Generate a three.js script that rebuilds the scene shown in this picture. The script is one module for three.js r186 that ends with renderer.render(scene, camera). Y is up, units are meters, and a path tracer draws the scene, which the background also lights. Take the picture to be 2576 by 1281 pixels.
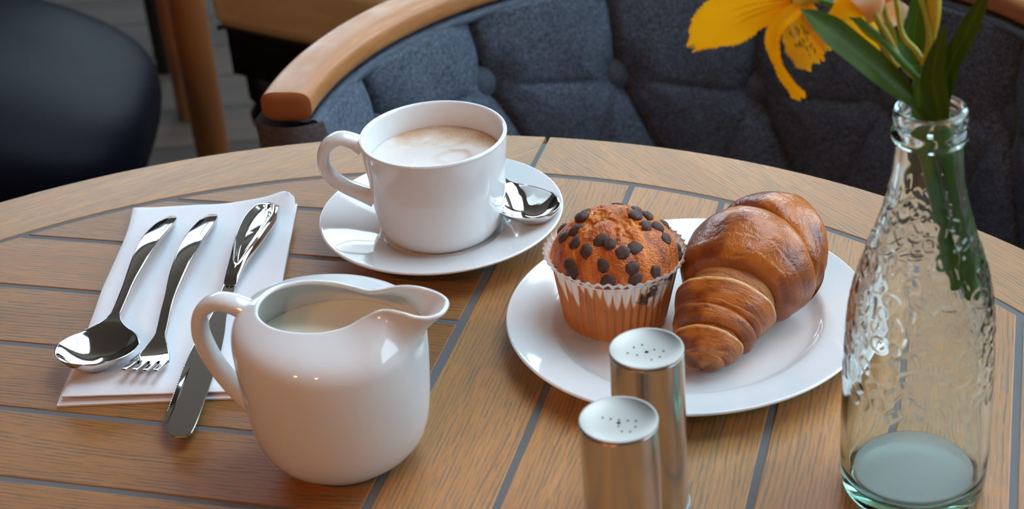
import * as THREE from 'three';
import { RoundedBoxGeometry } from 'three/addons/geometries/RoundedBoxGeometry.js';
import { mergeGeometries, mergeVertices } from 'three/addons/utils/BufferGeometryUtils.js';
import { RectAreaLightUniformsLib } from 'three/addons/lights/RectAreaLightUniformsLib.js';
import { Brush, Evaluator, SUBTRACTION } from 'three-bvh-csg';

// ------------------------------------------------------------------ camera, daylight, exposure
const W = 2576, HT = 1281, FPX = 4447.4;
const T = 0.74;                                   // height of the table top above the floor
const scene = new THREE.Scene();
const camera = new THREE.PerspectiveCamera(2 * Math.atan(HT / 2 / FPX) * 180 / Math.PI, W / HT, 0.05, 60);
{
  const pitch = 30.413 * Math.PI / 180, roll = -4.9236 * Math.PI / 180, c = Math.cos(roll), s = Math.sin(roll);
  const up = new THREE.Vector3(0, Math.cos(pitch), -Math.sin(pitch)), back = new THREE.Vector3(0, Math.sin(pitch), Math.cos(pitch)), right = new THREE.Vector3(1, 0, 0);
  const r = right.clone().multiplyScalar(c).addScaledVector(up, s), u = right.clone().multiplyScalar(-s).addScaledVector(up, c);
  camera.position.set(0, T + 0.56875, 0);
  camera.quaternion.setFromRotationMatrix(new THREE.Matrix4().makeBasis(r, u, back));
}
camera.focus = 1.06;
camera.userData.fStop = 11;
scene.background = new THREE.Color(0.66, 0.84, 1.0);   // overcast bright sky, the same all round
scene.backgroundIntensity = 4.7;
const EXPOSURE = 1.2;
const DAY = new THREE.Color(0.66, 0.84, 1.0), DAY_BACK = 2.5, DAY_RIGHT = 0.5, DAY_TOP = 1.0;
RectAreaLightUniformsLib.init();
// daylight that comes in through each window opening
function daylight(w, h, k, x, y, z, tx, ty, tz) {
  const l = new THREE.RectAreaLight(DAY, k, w, h);
  l.position.set(x, y, z); l.lookAt(tx, ty, tz); l.name = 'window_daylight'; scene.add(l);
}
// room: x -3.2..2.1, z -5.2..1.8
const RX0 = -4.4, RX1 = 2.1, RZ0 = -5.2, RZ1 = 1.8, RH = 2.9;
const WIN_BACK = { x0: -2.4, x1: 1.95, y0: 1.15, y1: 2.7 }, WIN_RIGHT = { z0: -3.4, z1: 0.4, y0: 0.95, y1: 2.5 }, WIN_TOP = { x0: 0.2, x1: 2.0, z0: -3.6, z1: -0.6 };
daylight(WIN_BACK.x1 - WIN_BACK.x0, WIN_BACK.y1 - WIN_BACK.y0, DAY_BACK, (WIN_BACK.x0 + WIN_BACK.x1) / 2, (WIN_BACK.y0 + WIN_BACK.y1) / 2, RZ0 - 0.1, (WIN_BACK.x0 + WIN_BACK.x1) / 2, (WIN_BACK.y0 + WIN_BACK.y1) / 2, 0);
daylight(WIN_RIGHT.z1 - WIN_RIGHT.z0, WIN_RIGHT.y1 - WIN_RIGHT.y0, DAY_RIGHT, RX1 + 0.1, (WIN_RIGHT.y0 + WIN_RIGHT.y1) / 2, (WIN_RIGHT.z0 + WIN_RIGHT.z1) / 2, 0, (WIN_RIGHT.y0 + WIN_RIGHT.y1) / 2, (WIN_RIGHT.z0 + WIN_RIGHT.z1) / 2);
daylight(WIN_TOP.x1 - WIN_TOP.x0, WIN_TOP.z1 - WIN_TOP.z0, DAY_TOP, (WIN_TOP.x0 + WIN_TOP.x1) / 2, RH + 0.12, (WIN_TOP.z0 + WIN_TOP.z1) / 2, (WIN_TOP.x0 + WIN_TOP.x1) / 2, 0, (WIN_TOP.z0 + WIN_TOP.z1) / 2 + 0.001);

// ------------------------------------------------------------------ helpers
const PI = Math.PI, R = Math.PI / 180, V3 = (x, y, z) => new THREE.Vector3(x, y, z);
const clamp = (x, a = 0, b = 1) => Math.min(b, Math.max(a, x)), lerp = (a, b, t) => a + (b - a) * t;
const sstep = (a, b, x) => { const t = clamp((x - a) / (b - a)); return t * t * (3 - 2 * t); };
function rng(seed) { let s = seed >>> 0; return () => { s = (s + 0x6d2b79f5) | 0; let t = Math.imul(s ^ (s >>> 15), 1 | s); t = (t + Math.imul(t ^ (t >>> 7), 61 | t)) ^ t; return ((t ^ (t >>> 14)) >>> 0) / 4294967296; }; }
const hash = (x, y, s = 0) => { let h = Math.imul(x | 0, 374761393) ^ Math.imul(y | 0, 668265263) ^ Math.imul(s | 0, 2147483647 ^ 12345); h = Math.imul(h ^ (h >>> 13), 1274126177); return ((h ^ (h >>> 16)) >>> 0) / 4294967296; };
function vnoise(x, y, s = 0, px = 0, py = 0) {
  const ix = Math.floor(x), iy = Math.floor(y), fx = x - ix, fy = y - iy, u = fx * fx * (3 - 2 * fx), v = fy * fy * (3 - 2 * fy);
  const m = (k, p) => (p ? ((k % p) + p) % p : k), x0 = m(ix, px), x1 = m(ix + 1, px), y0 = m(iy, py), y1 = m(iy + 1, py);
  return lerp(lerp(hash(x0, y0, s), hash(x1, y0, s), u), lerp(hash(x0, y1, s), hash(x1, y1, s), u), v);
}
function fbm(x, y, s = 0, oct = 4, px = 0, py = 0) { let a = 0.5, v = 0, n = 0; for (let i = 0; i < oct; i++) { v += a * vnoise(x, y, s + i * 17, px, py); n += a; a *= 0.5; x *= 2; y *= 2; px *= 2; py *= 2; } return v / n; }
const mixc = (a, b, t) => [lerp(a[0], b[0], t), lerp(a[1], b[1], t), lerp(a[2], b[2], t)];
function texture(w, h, f, srgb = true, repeat = true) {
  const d = new Uint8Array(w * h * 4);
  for (let y = 0; y < h; y++) for (let x = 0; x < w; x++) { const c = f((x + 0.5) / w, (y + 0.5) / h), o = (y * w + x) * 4; d[o] = clamp(c[0], 0, 255); d[o + 1] = clamp(c[1], 0, 255); d[o + 2] = clamp(c[2], 0, 255); d[o + 3] = 255; }
  const t = new THREE.DataTexture(d, w, h); t.magFilter = t.minFilter = THREE.LinearFilter; t.needsUpdate = true;
  t.wrapS = t.wrapT = repeat ? THREE.RepeatWrapping : THREE.ClampToEdgeWrapping;
  if (srgb) t.colorSpace = THREE.SRGBColorSpace;
  return t;
}
function grid(nu, nv, f, closed = false) {
  const P = [], U = [], I = [], cols = closed ? nu : nu + 1;
  for (let j = 0; j <= nv; j++) for (let i = 0; i < cols; i++) { const p = f(i / nu, j / nv); P.push(p[0], p[1], p[2]); U.push(i / nu, j / nv); }
  for (let j = 0; j < nv; j++) for (let i = 0; i < nu; i++) { const a = j * cols + i, b = j * cols + (i + 1) % cols, c = a + cols, d = b + cols; I.push(a, b, d, a, d, c); }
  const g = new THREE.BufferGeometry();
  g.setAttribute('position', new THREE.Float32BufferAttribute(P, 3)); g.setAttribute('uv', new THREE.Float32BufferAttribute(U, 2)); g.setIndex(I); g.computeVertexNormals();
  return g;
}
function flip(g) { const i = g.index.array; for (let k = 0; k < i.length; k += 3) { const t = i[k]; i[k] = i[k + 1]; i[k + 1] = t; } g.computeVertexNormals(); return g; }
// normals of the first and last column of an open grid made equal (a seam that carries uv)
function weld(g, nu, nv) {
  const n = g.attributes.normal, c = nu + 1;
  for (let j = 0; j <= nv; j++) { const a = j * c, b = j * c + nu, v = V3(n.getX(a) + n.getX(b), n.getY(a) + n.getY(b), n.getZ(a) + n.getZ(b)).normalize(); n.setXYZ(a, v.x, v.y, v.z); n.setXYZ(b, v.x, v.y, v.z); }
  return g;
}
function smooth(pts, n) { const c = new THREE.CatmullRomCurve3(pts.map((p) => V3(p[0], p[1], 0)), false, 'centripetal'); return c.getPoints(n).map((p) => new THREE.Vector2(Math.max(p.x, 1e-5), p.y)); }
function lathe(pts, seg = 96, n = 0) { const v = n ? smooth(pts, n) : pts.map((p) => new THREE.Vector2(Math.max(p[0], 1e-5), p[1])); return new THREE.LatheGeometry(v, seg); }
function curve(pts, closed = false) { return new THREE.CatmullRomCurve3(pts.map((p) => V3(...p)), closed, 'centripetal'); }
function interp(tab, t) {                                             // smooth curve through a table of [position, value]
  const n = tab.length; if (t <= tab[0][0]) return tab[0][1]; if (t >= tab[n - 1][0]) return tab[n - 1][1];
  let i = 1; while (t > tab[i][0]) i++;
  const [x0, y0] = tab[i - 1], [x1, y1] = tab[i], h = x1 - x0, d = (y1 - y0) / h, q = (t - x0) / h;
  const slope = (k) => { if (k === 0 || k === n - 1) { const a = k ? n - 2 : 0; return (tab[a + 1][1] - tab[a][1]) / (tab[a + 1][0] - tab[a][0]); } const l = (tab[k][1] - tab[k - 1][1]) / (tab[k][0] - tab[k - 1][0]), r = (tab[k + 1][1] - tab[k][1]) / (tab[k + 1][0] - tab[k][0]); return l * r <= 0 ? 0 : 2 * l * r / (l + r); };
  const m0 = slope(i - 1), m1 = slope(i); return y0 + h * (q * m0 + q * q * (3 * d - 2 * m0 - m1) + q * q * q * (m0 + m1 - 2 * d));
}
// sweep of a rounded section along a plane curve: side is the plane's normal; w(t) half width along side, d(t) half thickness
function sweep(c, side, w, d, nt = 48, ns = 20, pow = 1) {
  return grid(ns, nt, (u, t) => {
    const p = c.getPoint(t), tan = c.getTangent(t), nrm = V3().crossVectors(side, tan).normalize(), a = u * 2 * PI, ca = Math.cos(a), sa = Math.sin(a);
    const x = Math.sign(ca) * Math.abs(ca) ** pow * w(t), y = Math.sign(sa) * Math.abs(sa) ** pow * d(t);
    p.addScaledVector(side, x).addScaledVector(nrm, y); return [p.x, p.y, p.z];
  }, true);
}
const used = {};
function numbered(name) { const n = used[name] = (used[name] ?? -1) + 1; return n ? `${name}_${String(n).padStart(3, '0')}` : name; }
function shadows(o) { o.castShadow = o.receiveShadow = true; return o; }
function thing(name, label, category, pos = [0, 0, 0], turn = 0, group) {
  const o = new THREE.Group(); o.name = numbered(name); o.position.set(...pos); o.rotation.y = turn; o.userData = { label, category }; if (group) o.userData.group = group; scene.add(o); return o;
}
function part(name, geo, mat, parent, label) { const m = shadows(new THREE.Mesh(geo, mat)); m.name = name; if (label) m.userData.label = label; parent.add(m); return m; }
function struct(name, geo, mat) { const m = shadows(new THREE.Mesh(geo, mat)); m.name = name; m.userData.kind = 'structure'; scene.add(m); return m; }
function structGroup(name) { const o = new THREE.Group(); o.name = name; o.userData.kind = 'structure'; scene.add(o); return o; }
function box(x0, x1, y0, y1, z0, z1) { const g = new THREE.BoxGeometry(x1 - x0, y1 - y0, z1 - z0); g.translate((x0 + x1) / 2, (y0 + y1) / 2, (z0 + z1) / 2); return g; }
const std = (o) => new THREE.MeshStandardMaterial(o), phys = (o) => new THREE.MeshPhysicalMaterial(o);

// ------------------------------------------------------------------ textures and materials
// oak with grey-stained pores; u runs along the grain, 0.55 m by 0.275 m a tile
const WU = 0.55, WV = 0.275;
function oak(u, v) {
  const warp = fbm(u * 4, v * 6, 3, 3, 4, 6) * 0.9 + 0.07 * vnoise(u * 12, v * 24, 5, 12, 24);
  const ring = v * 96 + warp * 5.5, fr = ring - Math.floor(ring), early = Math.exp(-((fr - 0.5) ** 2) / 0.035);
  const bold = 0.35 + 0.65 * hash(Math.floor(ring), 0, 9);
  const pore = vnoise(u * 60, v * 560 + warp * 5, 11, 60, 560), fine = vnoise(u * 120, v * 800, 12, 120, 800), fibre = vnoise(u * 30, v * 520, 13, 30, 520);
  let dark = clamp((pore - 0.52 + 0.42 * early * bold) * 3.0) * (0.25 + 0.75 * early * bold) + 0.35 * clamp((fine - 0.72) * 4);
  return { tone: fbm(u * 3, v * 9, 21, 3, 3, 9), fibre, dark: clamp(dark) };
}
const oakCells = []; 
const oakMap = texture(2048, 1024, (u, v) => {
  const o = oak(u, v); oakCells.push(o.dark);
  let c = mixc([168, 120, 74], [192, 144, 96], clamp(o.tone * 1.5 - 0.25)); c = mixc(c, [148, 102, 62], 0.4 * o.fibre);
  return mixc(c, [104, 96, 90], 0.8 * o.dark);
});
let oakAt = 0;
const oakBump = texture(2048, 1024, () => { const h = 255 * (1 - oakCells[oakAt++]); return [h, h, h]; }, false);
const tone = (r, g, b) => new THREE.Color().setRGB(r, g, b);
const M = {};
M.oak = [tone(1.0, 0.96, 0.82), tone(0.92, 0.87, 0.74), tone(1.04, 1.0, 0.85), tone(0.96, 0.94, 0.81)].map((c) => phys({ map: oakMap, color: c, roughness: 0.38, specularIntensity: 0.6, bumpMap: oakBump, bumpScale: 0.00003 }));
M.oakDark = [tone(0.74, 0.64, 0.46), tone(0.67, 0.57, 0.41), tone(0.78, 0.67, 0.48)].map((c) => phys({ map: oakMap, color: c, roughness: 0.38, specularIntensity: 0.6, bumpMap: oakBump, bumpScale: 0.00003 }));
M.filler = std({ color: 0x626262, roughness: 0.85 });
M.china = phys({ color: tone(0.70, 0.72, 0.72), roughness: 0.06, ior: 1.6 });
M.steel = std({ color: tone(0.62, 0.60, 0.57), metalness: 1, roughness: 0.07 });
const brushed = texture(256, 512, (u, v) => { const n = 90 + 90 * vnoise(u * 256, v * 6, 31, 256, 6); return [n, n, n]; }, false);
M.blade = std({ color: tone(0.56, 0.52, 0.48), metalness: 1, roughness: 0.13 });
M.shaker = std({ color: tone(0.58, 0.55, 0.52), metalness: 1, roughness: 0.2 });
const speck = texture(512, 512, (u, v) => { const n = 120 + 110 * fbm(u * 24, v * 24, 41, 4, 24, 24); return [n, n, n]; }, false);
M.shakerTop = std({ color: tone(0.36, 0.34, 0.31), metalness: 1, roughness: 0.7, roughnessMap: speck });
M.hole = std({ color: 0x0c0b0a, roughness: 0.9 });
M.clearPlastic = phys({ color: tone(0.75, 0.77, 0.78), roughness: 0.25, transmission: 0.5, ior: 1.45, thickness: 0.002 });
M.milk = phys({ color: tone(0.92, 0.93, 0.78), roughness: 0.2 });
M.glass = phys({ color: 0xffffff, roughness: 0.02, transmission: 1, ior: 1.5, thickness: 0.004, attenuationColor: tone(0.55, 0.92, 0.82), attenuationDistance: 0.038 });
M.paper = std({ color: tone(0.74, 0.76, 0.79), roughness: 0.9, bumpMap: texture(512, 512, (u, v) => { const a = Math.sin(u * PI * 2 * 40), b = Math.sin(v * PI * 2 * 40), n = 128 + 60 * Math.max(0, a * b) + 40 * (vnoise(u * 200, v * 200, 8, 200, 200) - 0.5); return [n, n, n]; }, false), bumpScale: 0.00018 });
M.leaf = phys({ map: texture(256, 512, (u, v) => { const rib = Math.exp(-((u - 0.5) ** 2) / 0.0012), vein = 0.5 + 0.5 * Math.sin((u - 0.5) * 95 + 2 * vnoise(u * 6, v * 4, 51)); return mixc(mixc([52, 82, 8], [96, 128, 18], 0.6 * vein * vnoise(u * 30, v * 5, 52) + 0.25 * fbm(u * 5, v * 8, 53)), [110, 136, 30], 0.4 * rib); }), roughness: 0.95, specularIntensity: 0.3, clearcoat: 0.25, clearcoatRoughness: 0.35, transmission: 0.28, thickness: 0, side: THREE.DoubleSide });
M.stalk = std({ color: 0x9a9a26, roughness: 0.5 });
M.bud = std({ color: 0xb7a62a, roughness: 0.5 });
M.stem = std({ color: 0x3f7a2c, roughness: 0.45 });
const petalSpots = Array.from({ length: 26 }, (_, i) => [0.25 + 0.5 * hash(i, 1, 61), 0.42 + 0.45 * hash(i, 2, 61), 0.012 + 0.01 * hash(i, 3, 61), (hash(i, 4, 61) - 0.5) * 0.6]);
M.petal = phys({ map: texture(256, 512, (u, v) => {
  let c = mixc([248, 172, 0], [254, 214, 0], sstep(0.0, 0.4, v)); c = mixc(c, [255, 214, 20], 0.35 * fbm(u * 8, v * 3, 62));
  for (const k of [0.34, 0.46, 0.6]) { const d = Math.abs(u - (0.5 + (k - 0.5) * (0.5 + v))); c = mixc(c, [120, 72, 14], 0.75 * Math.exp(-(d * d) / 0.00005) * sstep(0.12, 0.25, v) * (1 - sstep(0.5, 0.68, v))); }
  return c;
}), roughness: 0.95, specularIntensity: 0.25, transmission: 0.4, thickness: 0, side: THREE.DoubleSide });
M.spotPetal = phys({ map: texture(256, 512, (u, v) => {
  let c = mixc([244, 190, 0], [255, 220, 6], fbm(u * 6, v * 4, 63)); if (Math.abs(u - 0.62) < 0.03 && v < 0.6) c = [244, 222, 150];
  for (const [x, y, r, k] of petalSpots) { const dx = (u - x) - (v - y) * k, dy = v - y; if ((dx / r) ** 2 + (dy / (r * 2.2)) ** 2 < 1) c = [112, 74, 18]; }
  return c;
}), roughness: 0.95, transmission: 0.45, thickness: 0, side: THREE.DoubleSide });
M.palePetal = phys({ map: texture(128, 256, (u, v) => mixc(mixc([236, 150, 60], [240, 205, 150], fbm(u * 7, v * 3, 64)), [238, 226, 214], sstep(0.4, 0.8, v) * vnoise(u * 9, v * 2, 65))), roughness: 0.95, transmission: 0.45, thickness: 0, side: THREE.DoubleSide });
M.wallPaint = std({ color: tone(0.16, 0.135, 0.11), roughness: 0.9 });
M.wallCream = std({ color: tone(0.40, 0.395, 0.39), roughness: 0.9 });
M.ceilingPaint = std({ color: tone(0.38, 0.30, 0.235), roughness: 0.95 });
M.frame = std({ color: tone(0.30, 0.24, 0.19), roughness: 0.5 });
M.pane = phys({ color: 0xffffff, roughness: 0, transmission: 1, thickness: 0, ior: 1.45 });
const floorMap = texture(512, 256, (u, v) => { const n = fbm(u * 3, v * 14, 71, 4, 3, 14), f = vnoise(u * 20, v * 200, 72, 20, 200); return mixc([78, 58, 42], [112, 88, 66], clamp(n * 1.3 - 0.15)).map((x) => x * (0.88 + 0.2 * f)); });
M.floor = [1, 0.82, 1.14].map((k) => std({ map: floorMap, color: tone(0.38 * k, 0.38 * k, 0.38 * k), roughness: 0.85 }));
M.subfloor = std({ color: 0x2c241d, roughness: 0.9 });
const railMap = texture(1024, 256, (u, v) => { const n = fbm(u * 5, v * 10, 81, 4, 5, 10), f = vnoise(u * 30, v * 180, 82, 30, 180); return mixc(mixc([164, 106, 56], [194, 140, 88], n), [142, 86, 42], 0.45 * f); });
const railWear = texture(512, 128, (u, v) => { const n = 70 + 90 * fbm(u * 12, v * 6, 83, 4, 12, 6); return [n, n, n]; }, false);
M.rail = phys({ map: railMap, roughness: 0.9, roughnessMap: railWear });
M.legWood = std({ color: 0x9a5f32, roughness: 0.4 });
const tweed = texture(512, 512, (u, v) => { const n = vnoise(u * 128, v * 52, 91, 128, 52), m = vnoise(u * 52, v * 128, 92, 52, 128), l = fbm(u * 10, v * 10, 93, 3, 10, 10); return mixc([42, 51, 62], [92, 104, 118], clamp(0.62 * n + 0.62 * m - 0.3 * l + 0.05)); });
const weave = texture(256, 256, (u, v) => { const n = 128 + 120 * (vnoise(u * 128, v * 60, 94, 128, 60) + vnoise(u * 60, v * 128, 95, 60, 128) - 1); return [n, n, n]; }, false);
M.tweed = phys({ map: tweed, roughness: 0.95, bumpMap: weave, bumpScale: 0.0003, sheen: 0.3, sheenRoughness: 0.6, sheenColor: tone(0.3, 0.38, 0.5) });
M.leather = phys({ color: 0x0a0b14, roughness: 0.5, specularIntensity: 0.14, bumpMap: speck, bumpScale: 0.0003 });
M.darkWood = std({ color: 0x120d0a, roughness: 0.35 });
M.cream = std({ map: texture(256, 256, (u, v) => { const n = fbm(u * 6, v * 6, 96, 4, 6, 6); return mixc([196, 160, 104], [222, 188, 132], n); }), roughness: 0.75 });
M.blackMetal = std({ color: 0x0b0b0c, roughness: 0.5 });
M.lampShade = std({ color: 0x20160f, roughness: 0.6, side: THREE.DoubleSide });
M.glassBase = phys({ color: tone(0.90, 0.98, 0.97), roughness: 0.5, transmission: 0.7, ior: 1.5, thickness: 0.01, attenuationColor: tone(0.70, 0.95, 0.91), attenuationDistance: 0.04 });
M.bulb = std({ color: 0x000000, emissive: tone(1.0, 0.42, 0.12), emissiveIntensity: 60 });
M.bark = std({ color: 0x4a3a2a, roughness: 0.9 });
M.foliage = std({ map: texture(256, 256, (u, v) => mixc([40, 66, 20], [128, 158, 62], fbm(u * 24, v * 24, 97, 3, 24, 24))), roughness: 0.8 });

// ------------------------------------------------------------------ the room
{
  const wt = 0.16;
  function wallWithWindow(name, axis, at, out, a0, a1, w) {          // axis 'z': wall across z at z = at, spanning x a0..a1; axis 'x': across x, spanning z
    const lo = out < 0 ? at - wt : at, hi = out < 0 ? at : at + wt, b = (p0, p1, y0, y1) => axis === 'z' ? box(p0, p1, y0, y1, lo, hi) : box(lo, hi, y0, y1, p0, p1);
    const w0 = axis === 'z' ? w.x0 : w.z0, w1 = axis === 'z' ? w.x1 : w.z1;
    struct(name, mergeGeometries([b(a0, w0, 0, RH), b(w1, a1, 0, RH), b(w0, w1, 0, w.y0), b(w0, w1, w.y1, RH)]), M.wallPaint);
  }
  wallWithWindow('wall_back', 'z', RZ0, -1, RX0 - wt, RX1 + wt, WIN_BACK);
  wallWithWindow('wall_right', 'x', RX1, 1, RZ0, RZ1, WIN_RIGHT);
  struct('wall_left', box(RX0 - wt, RX0, 0, RH, RZ0, RZ1), M.wallCream);
  struct('wall_front', box(RX0 - wt, RX1 + wt, 0, RH, RZ1, RZ1 + wt), M.wallCream);
  const tb = (x0, x1, z0, z1) => box(x0, x1, RH, RH + wt, z0, z1), wt0 = WIN_TOP;
  struct('ceiling', mergeGeometries([tb(RX0 - wt, wt0.x0, RZ0 - wt, RZ1 + wt), tb(wt0.x1, RX1 + wt, RZ0 - wt, RZ1 + wt), tb(wt0.x0, wt0.x1, RZ0 - wt, wt0.z0), tb(wt0.x0, wt0.x1, wt0.z1, RZ1 + wt)]), M.ceilingPaint);
  {
    const g = structGroup('window_3'), y0 = RH + 0.04, y1 = RH + 0.10, b = (x0, x1, z0, z1) => box(x0, x1, y0, y1, z0, z1), q = wt0;
    part('window_frame', mergeGeometries([b(q.x0, q.x0 + 0.04, q.z0, q.z1), b(q.x1 - 0.04, q.x1, q.z0, q.z1), b(q.x0 + 0.04, q.x1 - 0.04, q.z0, q.z0 + 0.04), b(q.x0 + 0.04, q.x1 - 0.04, q.z1 - 0.04, q.z1)]), M.frame, g);
    part('mullion', b((q.x0 + q.x1) / 2 - 0.02, (q.x0 + q.x1) / 2 + 0.02, q.z0 + 0.04, q.z1 - 0.04), M.frame, g);
    part('pane', box(q.x0 + 0.03, q.x1 - 0.03, y0 + 0.028, y0 + 0.032, q.z0 + 0.03, q.z1 - 0.03), M.pane, g);
  }
  function windowUnit(name, axis, at, w, cols, rows) {
    const g = structGroup(name), a0 = axis === 'z' ? w.x0 : w.z0, a1 = axis === 'z' ? w.x1 : w.z1, t = 0.05;
    const b = (p0, p1, y0, y1, d) => axis === 'z' ? box(p0, p1, y0, y1, at - d / 2, at + d / 2) : box(at - d / 2, at + d / 2, y0, y1, p0, p1);
    part('window_frame', mergeGeometries([b(a0, a0 + t, w.y0, w.y1, 0.07), b(a1 - t, a1, w.y0, w.y1, 0.07), b(a0 + t, a1 - t, w.y0, w.y0 + t, 0.07), b(a0 + t, a1 - t, w.y1 - t, w.y1, 0.07)]), M.frame, g);
    for (let i = 1; i < cols; i++) { const p = lerp(a0, a1, i / cols); part('mullion', b(p - 0.022, p + 0.022, w.y0 + t, w.y1 - t, 0.05), M.frame, g); }
    for (let i = 1; i < rows; i++) { const y = lerp(w.y0, w.y1, i / rows); part('transom', b(a0 + t, a1 - t, y - 0.018, y + 0.018, 0.045), M.frame, g); }
    part('pane', b(a0 + 0.03, a1 - 0.03, w.y0 + 0.03, w.y1 - 0.03, 0.004), M.pane, g);
  }
  windowUnit('window_1', 'z', RZ0 - 0.06, WIN_BACK, 5, 2);
  windowUnit('window_2', 'x', RX1 + 0.06, WIN_RIGHT, 4, 1);
  // floor: a slab with boards laid on it, joints between them; boards run across the picture
  const f = structGroup('floor');
  part('subfloor', box(RX0 - wt, RX1 + wt, -0.16, -0.018, RZ0 - wt, RZ1 + wt), M.subfloor, f);
  const rand = rng(7), bw = 0.14, geoms = [0, 1, 2].map((k) => { const g = new THREE.BoxGeometry(1.32, 0.018, bw - 0.004); const uv = g.attributes.uv; for (let i = 0; i < uv.count; i++) uv.setXY(i, uv.getX(i) * 1.1 + k * 0.37, uv.getY(i) * 0.33 + k * 0.33); return g; });
  const far = [];
  for (let j = 0; RZ0 + (j + 0.5) * bw < RZ1; j++) {
    const z = RZ0 + (j + 0.5) * bw, shift = rand() * 1.3;
    for (let x = RX0 - shift; x < RX1; x += 1.325) {
      const a = Math.max(x, RX0), b = Math.min(x + 1.32, RX1); if (b - a < 0.02) continue;
      const m = M.floor[Math.floor(rand() * 3)], k = Math.floor(rand() * 3);
      const p = new THREE.Mesh(geoms[k], m); shadows(p); p.name = 'plank'; p.scale.x = (b - a) / 1.32; p.position.set((a + b) / 2, -0.009, z); f.add(p);
    }
  }
}
// trees in the street behind the far window (they show in the mirrors of the cutlery and the saucer)
function tree(x, z, h, r, seed, label) {
  const t = thing('tree', label, 'tree', [x, -0.15, z]);
  part('trunk', lathe([[0.12, 0], [0.09, h * 0.3], [0.06, h * 0.7], [0.001, h * 0.75]], 10), M.bark, t);
  const rd = rng(seed), blobs = [];
  for (let i = 0; i < 26; i++) {
    const g = new THREE.IcosahedronGeometry(r * (0.28 + 0.2 * rd()), 3), p = g.attributes.position, s = rd() * 99;
    for (let k = 0; k < p.count; k++) { const v = V3().fromBufferAttribute(p, k), n = 0.7 + 0.6 * vnoise(v.x * 9 + s, v.y * 9 + v.z * 7, 3); p.setXYZ(k, v.x * n, v.y * n, v.z * n); }
    const a = rd() * 2 * PI, q = Math.sqrt(rd()) * r * 0.8; g.translate(q * Math.cos(a), h * 0.72 + (rd() - 0.5) * h * 0.5, q * Math.sin(a)); g.computeVertexNormals(); blobs.push(g);
  }
  part('foliage', mergeGeometries(blobs), M.foliage, t).userData.kind = 'stuff';
}
struct('ground', box(-14, 14, -0.3, -0.17, -20, 10), M.subfloor);
tree(-3.6, -8.4, 2.6, 1.3, 11, 'green street tree standing behind the far window opposite its first pane');
tree(3.6, -9.0, 2.5, 1.3, 12, 'green street tree standing behind the far window opposite its last pane');
tree(0.0, -8.6, 2.3, 1.3, 13, 'green street tree standing behind the far window opposite its middle panes');
// two small warm pendant lamps that sparkle in the china and the cutlery
function pendant(x, y, z, label) {
  const t = thing('pendant_lamp', label, 'lamp', [x, RH, z]);
  part('cord', new THREE.CylinderGeometry(0.004, 0.004, RH - y - 0.1, 8).translate(0, -(RH - y - 0.1) / 2, 0), M.blackMetal, t);
  part('lamp_shade', lathe([[0.02, -(RH - y) + 0.1], [0.05, -(RH - y) + 0.08], [0.11, -(RH - y) - 0.01], [0.105, -(RH - y) - 0.01], [0.045, -(RH - y) + 0.075], [0.018, -(RH - y) + 0.09]], 32), M.lampShade, t);
  part('bulb', new THREE.SphereGeometry(0.028, 20, 14).translate(0, y - RH, 0), M.bulb, t);
  const l = new THREE.PointLight(0xffa050, 1.2); l.position.set(x, y, z); l.castShadow = true; l.name = 'bulb_light'; scene.add(l);
}
pendant(-1.1, 2.1, 0.4, 'small warm pendant lamp hanging over the near side of the room');
pendant(-0.5, 2.1, 0.7, 'small warm pendant lamp hanging nearest the window side of the room');

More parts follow.
